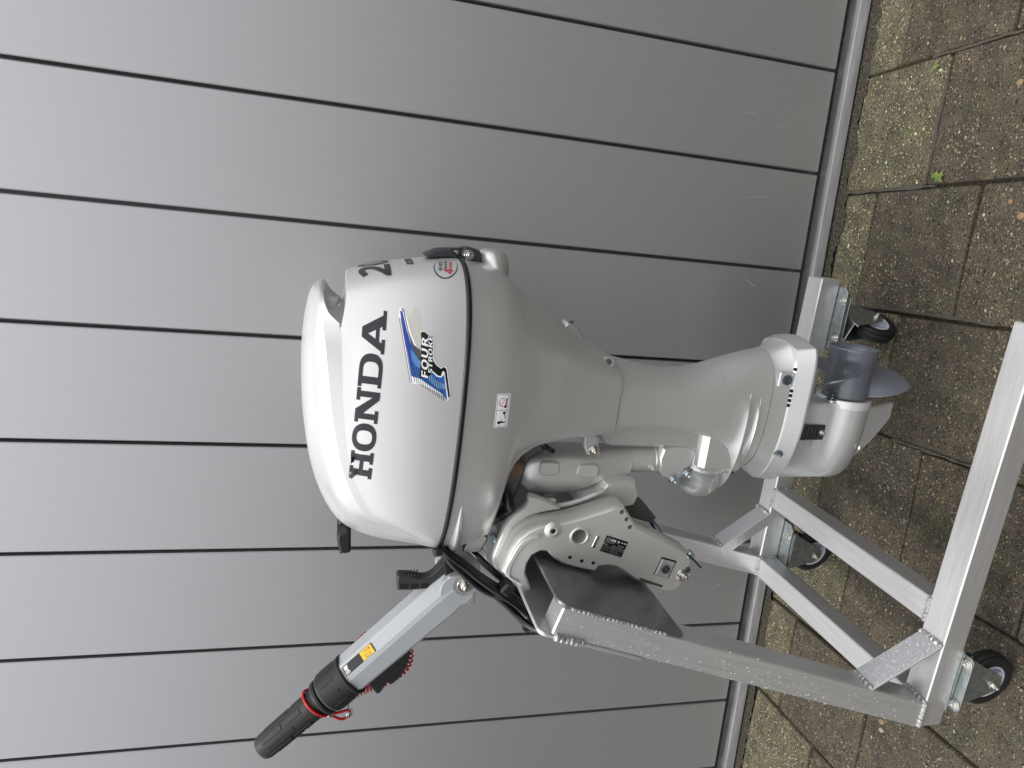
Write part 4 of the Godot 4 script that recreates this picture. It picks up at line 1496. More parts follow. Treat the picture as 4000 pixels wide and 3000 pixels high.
	for q in [[0.2915, 0.425, 0.535, 0.008, 2.0, 4.0], [0.2945, 0.412, 0.545, 0.019, 2.0, 6.0], [0.300, 0.400, 0.548, 0.029, 2.0, 8.0], [0.310, 0.388, 0.5485, 0.0395, 2.0, 9.0], [0.324, 0.3795, 0.5485, 0.0475, 2.0, 10.0], [0.342, 0.3765, 0.5485, 0.0505, 2.0, 10.0], [0.358, 0.3755, 0.5485, 0.0478, 2.0, 10.0], [0.370, 0.3750, 0.5480, 0.0412, 2.0, 9.0], [0.380, 0.3748, 0.5470, 0.0350, 2.0, 7.0], [0.392, 0.3745, 0.5450, 0.0310, 2.0, 5.0], [0.420, 0.3745, 0.5440, 0.0295, 2.0, 3.5], [0.455, 0.3745, 0.548, 0.0315, 2.0, 2.8], [0.472, 0.3742, 0.575, 0.038, 2.0, 2.6], [0.4825, 0.373, 0.63, 0.050, 2.0, 2.8], [0.4795, 0.3718, 0.6650, 0.0742, 2.0, 6.0], [0.4825, 0.371, 0.6665, 0.0758, 2.0, 6.0], [0.4855, 0.3714, 0.6660, 0.0755, 2.0, 6.0], [0.5135, 0.374, 0.6560, 0.0640, 2.0, 5.0], [0.5165, 0.3755, 0.6525, 0.0622, 2.0, 3.6], [0.533, 0.386, 0.6415, 0.0606, 2.1, 2.8], [0.5505, 0.3995, 0.6350, 0.0602, 2.2, 2.6]]:
		var r := ring(q[1], q[2], q[3], 0.52, q[4], q[5], q[0], 80)
		if q[2] > 0.655:
			for i in 80:
				r[i].x = minf(r[i].x, q[2] + 0.004 - absf(r[i].z) * 0.26)
		gc.append(r)
	loft(st, gc, [1, 1, 1, 1, 1, 1, 1, 1, 1, 1, 1, 1, 1, 2, 3, 3, 4, 5, 6, 6], true, true)
	var gear := commit(st, "gear_case", M.paint_lower, t, off)
	st = mb()
	lathe(st, along(Vector3(0.533, 0.3415, 0), Vector3(1, 0.02, 0)), [Vector2(0.0500, 0), Vector2(0.0512, 0.001), Vector2(0.0512, 0.0155), Vector2(0.0500, 0.017)], 48)
	box(st, Transform3D(Basis.IDENTITY, Vector3(0.541, 0.3865, 0.018)), Vector3(0.016, 0.014, 0.022), 0.003)
	commit(st, "bearing_carrier", M.paint, gear)
	st = mb()
	prism(st, Transform3D(flatx, Vector3.ZERO), v2([0.393, 0.325, 0.402, 0.310, 0.412, 0.297, 0.424, 0.284, 0.438, 0.270, 0.455, 0.255, 0.472, 0.243, 0.490, 0.231, 0.508, 0.2215, 0.514, 0.2205, 0.538, 0.2205, 0.541, 0.2245, 0.536, 0.245, 0.532, 0.270, 0.530, 0.300, 0.53, 0.33]), -0.0065, 0.0065, 0.003)
	commit(st, "skeg", M.paint_lower, gear)
	st = mb()
	var tilt := Basis(Vector3(1, 0, 0), -0.12)
	box(st, Transform3D(tilt, Vector3(0.591, 0.5285, 0.0585)), Vector3(0.0285, 0.030, 0.008), 0.002)
	for q in [[-0.011, 0.011], [0.011, 0.011], [-0.011, -0.011], [0.011, -0.011]]:
		cyl(st, Vector3(0.591, 0.5285, 0.0585) + tilt * Vector3(q[0], q[1], 0.003), Vector3(0.591, 0.5285, 0.0585) + tilt * Vector3(q[0], q[1], 0.0048), 0.0025, 10)
	commit(st, "anode", M.anode, gear)
	st = mb()
	lathe(st, along(Vector3(0.591, 0.5285, 0.0585) + tilt * Vector3(0, 0, 0.0038), tilt * Vector3(0, 0, 1)), [Vector2(0.0095, 0), Vector2(0.0092, 0.003), Vector2(0.0055, 0.0032), Vector2(0.005, 0.001)], 20)
	commit(st, "anode_bolt", M.blue_zinc, gear)
	for x in [0.6115, 0.571, 0.562, 0.5525, 0.543]:
		st = mb()
		lathe(st, along(Vector3(x, 0.5145, 0.0628 if x < 0.6 else 0.0605), Vector3(0.05, 0.45, 0.9)), [Vector2(0.0034, -0.002), Vector2(0.0034, 0.0012)], 14)
		commit(st, "drain_hole", M.hole, gear)
	st = mb()
	lathe(st, along(Vector3(0.4445, 0.507, 0.0545), Vector3(-0.45, 0.35, 0.82)), [Vector2(0.0088, -0.004), Vector2(0.0088, 0.0030), Vector2(0.0062, 0.0036), Vector2(0.0055, 0.0026)], 20)
	bar(st, Vector3(0.4395, 0.5105, 0.0568), Vector3(0.4465, 0.506, 0.0585), Vector3.UP, 0.0016, 0.0016, 0.0003)
	commit(st, "plate_screw", M.blue_zinc, gear)
	# water intake
	st = mb()
	var gx := Transform3D(Basis(Vector3(1, 0, 0), 0.10), Vector3(0.4815, 0.427, 0.0325))
	box(st, gx, Vector3(0.031, 0.066, 0.006), 0.0015)
	for k in 6:
		box(st, gx * Transform3D(Basis.IDENTITY, Vector3(0, 0.028 - 0.009 * k, 0.0032)), Vector3(0.030, 0.0014, 0.0012), 0.0003)
	commit(st, "intake_grille", M.lever, gear)
	st = mb()
	for k in 5:
		for i in 9:
			box(st, gx * Transform3D(Basis.IDENTITY, Vector3(-0.0125 + 0.0031 * i, 0.0235 - 0.009 * k, 0.0031)), Vector3(0.0017, 0.0046, 0.0006), 0.0002)
	var hh := commit(st, "intake_holes", M.hole, gear)
	hh.set_meta("kind", "stuff")
	st = mb()
	bolt(st, gx * Vector3(0.0, -0.026, 0.0032), Vector3(0, 0, 1), 0.0034)
	commit(st, "intake_screw", M.steel, gear)
	for k in 6:
		st = mb()
		var a := gx * Vector3(-0.0155, 0.024 - 0.009 * k if k < 5 else -0.029, -0.001)
		var l := 0.020 if k < 5 else 0.026
		loft(st, [PackedVector3Array([a + Vector3(0, 0, 0.0035), a + Vector3(0, 0.0022, -0.001), a + Vector3(0, -0.0022, -0.001)]), PackedVector3Array([a + Vector3(-l, 0, 0.0002), a + Vector3(-l, 0.0004, -0.001), a + Vector3(-l, -0.0004, -0.001)])], [-1])
		commit(st, "intake_rib", M.paint_lower, gear)
	st = mb()
	box(st, Transform3D(Basis(Vector3(0, 0, 1), 0.05), Vector3(0.4475, 0.2985, 0.0075)), Vector3(0.048, 0.0016, 0.0008), 0.0002)
	for k in 6:
		box(st, Transform3D(Basis(Vector3(0, 0, 1), 0.3 * (k % 2)), Vector3(0.430 + 0.007 * k, 0.3025, 0.0095)), Vector3(0.0035, 0.0035, 0.0008), 0.0002)
	commit(st, "cast_mark", M.stone_white, gear).set_meta("kind", "stuff")
	st = mb()
	cyl(st, Vector3(0.455, 0.312, 0.038), Vector3(0.455, 0.309, 0.0425), 0.0065, 18)
	commit(st, "drain_plug", M.paint_lower, gear)
	st = mb()
	bolt(st, Vector3(0.547, 0.388, 0.022), Vector3(1, 0, 0), 0.0062)
	commit(st, "carrier_bolt", M.blue_zinc, gear)

	_propeller(t, off)
	_bracket(t, off)
	_tiller(t, off)

func _propeller(t: Node3D, off: Vector3) -> void:
	var st := mb()
	var c := Vector3(0.5515, 0.342, 0)
	var ax := Vector3(1, 0.02, 0).normalized()
	lathe(st, along(c, ax), [Vector2(0.0425, 0), Vector2(0.0430, 0.002), Vector2(0.0418, 0.03), Vector2(0.0415, 0.055), Vector2(0.0425, 0.0715), Vector2(0.0430, 0.072), Vector2(0.0430, 0.080), Vector2(0.0455, 0.094), Vector2(0.0470, 0.0985), Vector2(0.0450, 0.0990), Vector2(0.0400, 0.080), Vector2(0.036, 0.03), Vector2(0.012, 0.028), Vector2(0.012, 0.074), Vector2(0.010, 0.078)], 44, false)
	var hub := commit(st, "propeller", M.propeller, t, off)
	st = mb()
	hex(st, c + ax * 0.074, c + ax * 0.088, 0.011)
	commit(st, "shaft_nut", M.cast_dark, hub)
	for k in 3:
		st = mb()
		var phi := deg_to_rad(18.5 + 120.0 * k)
		var top := []
		var bot := []
		var nr := 14
		var nc := 14
		for i in nr + 1:
			var f := float(i) / nr
			var r := lerpf(0.036, 0.1175, f)
			var beta := atan(0.27 / (TAU * r))
			var ch := 0.094 * sqrt(maxf(0.0, 1.0 - pow(maxf(0.0, (f - 0.32) / 0.68), 2.4))) * lerpf(0.82, 1.0, minf(1.0, f / 0.35))
			var rt := []
			var rb := []
			for j in nc + 1:
				var g := float(j) / nc - 0.5
				var s := g * ch - 0.012 * f * f
				var a := phi - s * cos(beta) / r * 0.82
				var x := 0.036 + s * sin(beta) + 0.010 * f
				# aerofoil thickness
				var th := lerpf(0.0045, 0.0014, f) * (1.0 - 3.4 * g * g) * (1.0 if f < 0.999 else 0.3) + 0.0006
				var p := c + Vector3(x, -r * cos(a), r * sin(a))
				rt.append(p + Vector3(th, 0, 0))
				rb.append(p - Vector3(th, 0, 0))
			top.append(rt)
			bot.append(rb)
		st.set_smooth_group(1)
		for i in nr:
			for j in nc:
				quad(st, top[i][j], top[i + 1][j], top[i + 1][j + 1], top[i][j + 1])
		st.set_smooth_group(2)
		for i in nr:
			for j in nc:
				quad(st, bot[i][j], bot[i][j + 1], bot[i + 1][j + 1], bot[i + 1][j])
		st.set_smooth_group(3)
		for i in nr:
			quad(st, bot[i][0], bot[i + 1][0], top[i + 1][0], top[i][0])
			quad(st, top[i][nc], top[i + 1][nc], bot[i + 1][nc], bot[i][nc])
		commit(st, "blade", M.propeller, hub)

func _bracket(t: Node3D, off: Vector3) -> void:
	var st := mb()
	# swivel case: cast body, tube and lower steering arm
	var sr := []
	for q in [[0.792, 0.374, 0.432, 0.028, 2.4], [0.800, 0.370, 0.4335, 0.0315, 2.6], [0.830, 0.367, 0.4325, 0.036, 2.8], [0.850, 0.363, 0.431, 0.041, 3.0], [0.872, 0.352, 0.429, 0.0455, 3.2], [0.900, 0.344, 0.428, 0.0470, 3.3], [0.930, 0.339, 0.4275, 0.0475, 3.3], [0.960, 0.338, 0.426, 0.0475, 3.2], [0.980, 0.343, 0.424, 0.0465, 3.1], [0.996, 0.356, 0.420, 0.043, 2.8], [1.006, 0.374, 0.412, 0.034, 2.4]]:
		sr.append(ring(q[1], q[2], q[3], 0.402, 2.2, q[4], q[0], 56))
	loft(st, sr, [1, 1, 1, 1, 1, 1, 1, 1, 1, 1])
	cyl(st, Vector3(0.408, 0.735, 0), Vector3(0.408, 0.83, 0), 0.0265, 32, 0.003)
	lathe(st, along(Vector3(0.408, 0.7345, 0), Vector3.UP), [Vector2(0.0275, 0), Vector2(0.0285, 0.002), Vector2(0.0285, 0.007), Vector2(0.0268, 0.009)], 32)
	prism(st, Transform3D.IDENTITY, v2([0.332, 0.893, 0.350, 0.888, 0.358, 0.860, 0.378, 0.846, 0.388, 0.812, 0.382, 0.790, 0.352, 0.780, 0.334, 0.786, 0.326, 0.820, 0.326, 0.870]), -0.052, 0.052, 0.004)
	var sw := commit(st, "swivel_case", M.cast, t, off)
	for q in [[0.4045, 0.959, 0.027, 0.038], [0.401, 0.886, 0.027, 0.043]]:
		st = mb()
		var o := PackedVector2Array()
		for i in 28:
			var a := TAU * i / 28.0
			o.append(Vector2(q[0] + q[2] * 0.5 * spow(cos(a), 0.55), q[1] + q[3] * 0.5 * spow(sin(a), 0.55)))
		prism(st, Transform3D.IDENTITY, o, 0.040, 0.0505 if q[1] > 0.92 else 0.0495, 0.003, [], true)
		commit(st, "cast_pad", M.cast, sw)
	# rib from the swivel case up to the tilt tube, both sides
	for s in [1, -1]:
		st = mb()
		var z0: float = 0.052 if s == 1 else -0.070
		prism(st, Transform3D.IDENTITY, smooth2([Vector2(0.346, 0.950), Vector2(0.356, 0.972), Vector2(0.362, 0.996), Vector2(0.352, 0.997), Vector2(0.340, 1.003), Vector2(0.324, 1.023), Vector2(0.306, 1.035), Vector2(0.286, 1.040), Vector2(0.262, 1.046), Vector2(0.238, 1.050), Vector2(0.218, 1.040), Vector2(0.214, 1.022), Vector2(0.230, 1.010), Vector2(0.262, 1.018), Vector2(0.290, 1.022), Vector2(0.309, 1.009), Vector2(0.322, 0.990), Vector2(0.330, 0.965), Vector2(0.336, 0.935)], 3), z0, z0 + 0.018, 0.003, [], true)
		commit(st, "rib", M.cast, sw)
	st = mb()
	tube(st, smooth_path([Vector3(0.340, 0.985, 0.052), Vector3(0.335, 0.955, 0.054), Vector3(0.337, 0.925, 0.054), Vector3(0.346, 0.895, 0.054), Vector3(0.358, 0.868, 0.054), Vector3(0.364, 0.852, 0.052)], 5), 0.0052, 10)
	box(st, Transform3D(Basis.IDENTITY, Vector3(0.341, 0.951, 0.052)), Vector3(0.016, 0.022, 0.010), 0.003)
	commit(st, "flange", M.cast, sw)
	st = mb()
	var f := Transform3D(Basis(Vector3(0, -1, 0), Vector3(1, 0, 0), Vector3(0, 0, 1)), Vector3(0.3575, 0.8445, 0.0525))
	var mk := SystemFont.new()
	mk.font_names = PackedStringArray(["Droid Sans"])
	mk.font_weight = 700
	for q in [["E-1", 0.0]]:
		var tm := TextMesh.new()
		tm.text = q[0]
		tm.font = mk
		tm.font_size = 32
		tm.pixel_size = 0.0004
		tm.depth = 0.0012
		st.append_from(tm, 0, Transform3D(Basis(Vector3(0, 0, 1), -PI / 2), Vector3(0.3365, 0.880 - q[1], 0.0524)))
	for y in [0.852, 0.834]:
		lathe(st, along(Vector3(0.3405, y, 0.0518), Vector3(0, 0, 1)), [Vector2(0.0085, 0), Vector2(0.0085, 0.0014), Vector2(0.0072, 0.0014), Vector2(0.0072, 0.0)], 24, true, false, false)
		bar(st, Vector3(0.335, y - 0.005, 0.0522), Vector3(0.346, y + 0.005, 0.0522), Vector3(0, 0, 1), 0.0016, 0.0014, 0.0003)
	var cm := commit(st, "cast_marks", M.cast, sw, Vector3.ZERO, false)
	cm.set_meta("kind", "stuff")
	st = mb()
	lathe(st, along(Vector3(0.4015, 0.750, 0.0255), Vector3(-0.3, 0, 1)), [Vector2(0.0075, 0), Vector2(0.007, 0.003), Vector2(0.0035, 0.0035), Vector2(0.0035, 0.007), Vector2(0.0022, 0.008), Vector2(0.0022, 0.010)], 14)
	commit(st, "grease_nipple", M.cast, sw)
	st = mb()
	tube(st, smooth_path([Vector3(0.272, 1.048, 0.044), Vector3(0.260, 1.036, 0.058), Vector3(0.252, 1.022, 0.064), Vector3(0.258, 1.010, 0.060), Vector3(0.270, 1.006, 0.050)], 5), 0.0058, 10)
	commit(st, "lock_lever", M.zinc, t, off)
	st = mb()
	bolt(st, Vector3(0.232, 1.012, 0.092), Vector3(-0.5, 0.2, 0.8), 0.009)
	commit(st, "clamp_bolt", M.zinc, t, off)
	# steering arm below
	st = mb()
	prism(st, Transform3D.IDENTITY, smooth2([Vector2(0.440, 0.734), Vector2(0.392, 0.734), Vector2(0.380, 0.722), Vector2(0.374, 0.702), Vector2(0.384, 0.684), Vector2(0.404, 0.672), Vector2(0.424, 0.668), Vector2(0.446, 0.668)], 2), -0.030, 0.030, 0.004)
	commit(st, "steering_arm", M.cast, t, off)
	for q in [[0.380, 0.7075, 0.030], [0.392, 0.680, 0.031]]:
		st = mb()
		bolt(st, Vector3(q[0], q[1], q[2]), Vector3(-0.45, -0.4, 0.8), 0.0072)
		commit(st, "arm_bolt", M.zinc, t, off)
	st = mb()
	box(st, Transform3D(Basis.IDENTITY, Vector3(0.452, 0.700, 0)), Vector3(0.05, 0.05, 0.05), 0.006)
	commit(st, "rubber_mount", M.rubber, t, off)

	# engine underside seen through the arch
	st = mb()
	prism(st, Transform3D.IDENTITY, v2([0.27, 1.06, 0.45, 1.06, 0.47, 0.99, 0.435, 0.965, 0.418, 0.992, 0.37, 1.005, 0.335, 1.015, 0.29, 1.040]), -0.048, 0.040, 0.006)
	commit(st, "engine_base", M.cast_dark, t, off)
	st = mb()
	cyl(st, Vector3(0.405, 1.022, -0.03), Vector3(0.405, 1.022, 0.058), 0.017, 20, 0.006)
	commit(st, "exhaust_stub", M.brown, t, off)
	st = mb()
	tube(st, smooth_path([Vector3(0.36, 1.035, 0.05), Vector3(0.345, 1.030, 0.060), Vector3(0.330, 1.026, 0.056), Vector3(0.31, 1.038, 0.04)], 5), 0.010, 12)
	commit(st, "hose", M.cable, t, off)
	st = mb()
	tube(st, smooth_path([Vector3(0.452, 0.985, 0.02), Vector3(0.446, 0.974, 0.036), Vector3(0.438, 0.962, 0.036), Vector3(0.430, 0.950, 0.028)], 5), 0.0045, 8)
	commit(st, "hose", M.cable, t, off)
	st = mb()
	prism(st, Transform3D.IDENTITY, smooth2([Vector2(0.292, 1.062), Vector2(0.262, 1.064), Vector2(0.245, 1.060), Vector2(0.222, 1.055), Vector2(0.186, 1.030), Vector2(0.180, 1.018), Vector2(0.196, 1.016), Vector2(0.24, 1.034), Vector2(0.275, 1.034), Vector2(0.296, 1.046)], 3), 0.028, 0.040, 0.003)
	commit(st, "tiller_bracket", M.tiller, t, off)

	# clamp brackets, one each side
	var out := [Vector2(0.212, 1.008), Vector2(0.226, 1.027), Vector2(0.241, 1.043), Vector2(0.270, 1.034), Vector2(0.302, 1.021), Vector2(0.317, 1.005), Vector2(0.327, 0.985), Vector2(0.331, 0.960), Vector2(0.336, 0.930), Vector2(0.346, 0.897), Vector2(0.357, 0.863), Vector2(0.363, 0.847), Vector2(0.362, 0.836), Vector2(0.338, 0.817), Vector2(0.323, 0.805), Vector2(0.298, 0.751), Vector2(0.269, 0.692), Vector2(0.258, 0.684), Vector2(0.243, 0.686), Vector2(0.218, 0.692), Vector2(0.200, 0.697), Vector2(0.192, 0.708), Vector2(0.191, 0.724), Vector2(0.203, 0.754), Vector2(0.217, 0.790), Vector2(0.234, 0.815), Vector2(0.244, 0.832), Vector2(0.2475, 0.850), Vector2(0.246, 0.866), Vector2(0.2365, 0.872), Vector2(0.240, 0.890), Vector2(0.246, 0.913), Vector2(0.254, 0.936), Vector2(0.264, 0.952), Vector2(0.278, 0.966), Vector2(0.279, 0.978), Vector2(0.271, 0.992), Vector2(0.256, 0.999), Vector2(0.238, 1.000), Vector2(0.220, 0.992), Vector2(0.204, 0.986), Vector2(0.199, 0.993)]
	var pl := PackedVector2Array(out)
	var holes := [circle2(Vector2(0.307, 0.912), 0.0135, 22), circle2(Vector2(0.3525, 0.8395), 0.0046, 12), circle2(Vector2(0.3385, 0.8285), 0.0046, 12), circle2(Vector2(0.3235, 0.8195), 0.0046, 12)]
	for s in [1, -1]:
		st = mb()
		var za: float = 0.066 if s == 1 else -0.115
		prism(st, Transform3D.IDENTITY, pl, za, za + 0.049, 0.004, holes)
		var cl := commit(st, "clamp_bracket", M.cast, t, off)
		var zf: float = 0.115 if s == 1 else -0.115
		var zd := Vector3(0, 0, s)
		st = mb()
		lathe(st, along(Vector3(0.307, 0.912, zf), zd), [Vector2(0.0135, -0.002), Vector2(0.0135, 0.002), Vector2(0.0165, 0.002), Vector2(0.0185, -0.001)], 28, false, false, false)
		commit(st, "hole_rim", M.cast, cl)
		st = mb()
		lathe(st, along(Vector3(0.319, 0.962, zf), zd), [Vector2(0.0155, -0.001), Vector2(0.0135, 0.002), Vector2(0.0095, 0.0026), Vector2(0.0085, 0.0038), Vector2(0.0045, 0.0040), Vector2(0.004, 0.001)], 26, false)
		commit(st, "boss", M.cast, cl)
		st = mb()
		cyl(st, Vector3(0.319, 0.962, zf + 0.001 * s), Vector3(0.319, 0.962, zf + 0.0043 * s), 0.0042, 14, 0.0002)
		commit(st, "boss_hole", M.hole, cl)
		# raised rib along the inner edge, and pads along the clamping edge
		st = mb()
		var rib := smooth2([Vector2(0.225, 1.010), Vector2(0.236, 1.027), Vector2(0.262, 1.024), Vector2(0.293, 1.008), Vector2(0.305, 0.985), Vector2(0.313, 0.984), Vector2(0.303, 1.014), Vector2(0.270, 1.032), Vector2(0.242, 1.040), Vector2(0.220, 1.016)], 3)
		prism(st, Transform3D.IDENTITY, rib, zf - 0.003 if s == 1 else zf - 0.004, zf + 0.004 if s == 1 else zf + 0.003, 0.0025, [], true)
		commit(st, "rib", M.cast, cl)
		st = mb()
		box(st, Transform3D(Basis(Vector3(0, 0, 1), -0.30), Vector3(0.2965, 0.8805, zf)), Vector3(0.023, 0.0068, 0.0024), 0.001)
		commit(st, "slot", M.steel, cl)
		st = mb()
		box(st, Transform3D(Basis(Vector3(0, 0, 1), -0.30), Vector3(0.2880, 0.8832, zf + 0.0006 * s)), Vector3(0.006, 0.0045, 0.0020), 0.0005)
		commit(st, "slot_hole", M.hole, cl)
		for q in [[0.2640, 0.924], [0.2565, 0.901], [0.2520, 0.879]]:
			st = mb()
			lathe(st, along(Vector3(q[0] + 0.003, q[1], zf), zd), [Vector2(0.0034, -0.001), Vector2(0.0034, 0.0004)], 12)
			commit(st, "side_hole", M.hole, cl)
		st = mb()
		box(st, Transform3D(Basis(Vector3(0, 0, 1), 1.23), Vector3(0.2115, 0.760, zf)), Vector3(0.052, 0.0055, 0.0012), 0.0004)
		commit(st, "side_slot", M.cast_dark, cl)
		if s == 1:
			var u2 := Vector2(0.274, 0.962)
			var bs := Basis(Vector3(0.400, -0.9165, 0) * -1.0, Vector3(0.9165, 0.400, 0), Vector3(0, 0, 1))
			# rating plate: its long side runs down the bracket, text read from the motor's side
			st = SurfaceTool.new()
			st.begin(Mesh.PRIMITIVE_TRIANGLES)
			st.set_smooth_group(-1)
			var ce := Vector3(0.2865, 0.8445, 0.1156)
			var ux := (Vector3(0.294, 0.822, 0) - Vector3(0.308, 0.865, 0))
			var uy := (Vector3(0.308, 0.865, 0) - Vector3(0.278, 0.874, 0))
			var a := ce - ux * 0.5 + uy * 0.5
			var b := ce + ux * 0.5 + uy * 0.5
			var c := ce + ux * 0.5 - uy * 0.5
			var d := ce - ux * 0.5 - uy * 0.5
			for q in [[a, 0, 0], [b, 1, 0], [c, 1, 1], [a, 0, 0], [c, 1, 1], [d, 0, 1]]:
				st.set_uv(Vector2(q[1], q[2]))
				st.add_vertex(q[0])
			commit(st, "rating_plate", M.rating, cl)
			# sacrificial block in its recess
			var rot := Basis(Vector3(0, 0, 1), -0.29)
			st = mb()
			box(st, Transform3D(rot, Vector3(0.2415, 0.737, 0.1150)), Vector3(0.037, 0.033, 0.0012), 0.0004)
			commit(st, "recess", M.hole, cl)
			st = mb()
			box(st, Transform3D(rot, Vector3(0.2405, 0.7378, 0.1155)), Vector3(0.033, 0.029, 0.005), 0.0015)
			for q in [[-0.0115, 0.0095], [0.0115, 0.0095], [-0.0115, -0.0095], [0.0115, -0.0095]]:
				cyl(st, Vector3(0.2405, 0.7378, 0.118) + rot * Vector3(q[0], q[1], 0), Vector3(0.2405, 0.7378, 0.1192) + rot * Vector3(q[0], q[1], 0), 0.0026, 10, 0.0004)
			commit(st, "anode", M.anode, cl)
			st = mb()
			lathe(st, along(Vector3(0.2405, 0.7378, 0.118), Vector3(0, 0, 1)), [Vector2(0.0085, 0), Vector2(0.0082, 0.003), Vector2(0.0056, 0.0032), Vector2(0.0052, 0.0005)], 20)
			commit(st, "anode_bolt", M.blue_zinc, cl)
			st = mb()
			lathe(st, along(Vector3(0.225, 0.698, 0.114), Vector3(0, 0, 1)), [Vector2(0.014, 0), Vector2(0.011, 0.002)], 24)
			bolt(st, Vector3(0.225, 0.698, 0.1158), Vector3(0.1, -0.2, 1), 0.0062)
			commit(st, "through_bolt", M.steel, cl)
	st = mb()
	cyl(st, Vector3(0.235, 1.028, -0.125), Vector3(0.235, 1.028, 0.064), 0.015, 24)
	commit(st, "tilt_tube", M.cast, t, off)
	st = mb()
	cyl(st, Vector3(0.225, 0.698, -0.120), Vector3(0.225, 0.698, 0.114), 0.007, 16)
	commit(st, "distance_tube", M.cast, t, off)
	# thrust rod with its bent end
	st = mb()
	var ra := px_pt(0.302, 0.752, -0.02)
	tube(st, [Vector3(0.297, 0.735, 0.0), Vector3(0.243, 0.696, 0.066), Vector3(0.236, 0.691, 0.117)], 0.0058, 12)
	commit(st, "thrust_rod", M.blue_zinc, t, off)
	st = mb()
	cyl(st, Vector3(0.2655, 0.6905, 0.104), Vector3(0.2655, 0.6905, 0.119), 0.0078, 16)
	commit(st, "rod_end", M.zinc, t, off)
	st = mb()
	tube(st, [Vector3(0.271, 0.701, 0.1195), Vector3(0.256, 0.682, 0.1205), Vector3(0.243, 0.668, 0.1205)], 0.0018, 8)
	commit(st, "cotter_pin", M.black, t, off)
	# link arm behind, between swivel case and brackets
	st = mb()
	prism(st, Transform3D.IDENTITY, v2([0.335, 0.815, 0.352, 0.790, 0.330, 0.755, 0.300, 0.726, 0.288, 0.734, 0.300, 0.775, 0.315, 0.805]), -0.03, 0.036, 0.004)
	commit(st, "thrust_block", M.cast_dark, t, off)

func px_pt(x: float, y: float, z: float) -> Vector3:
	return Vector3(x, y, z)

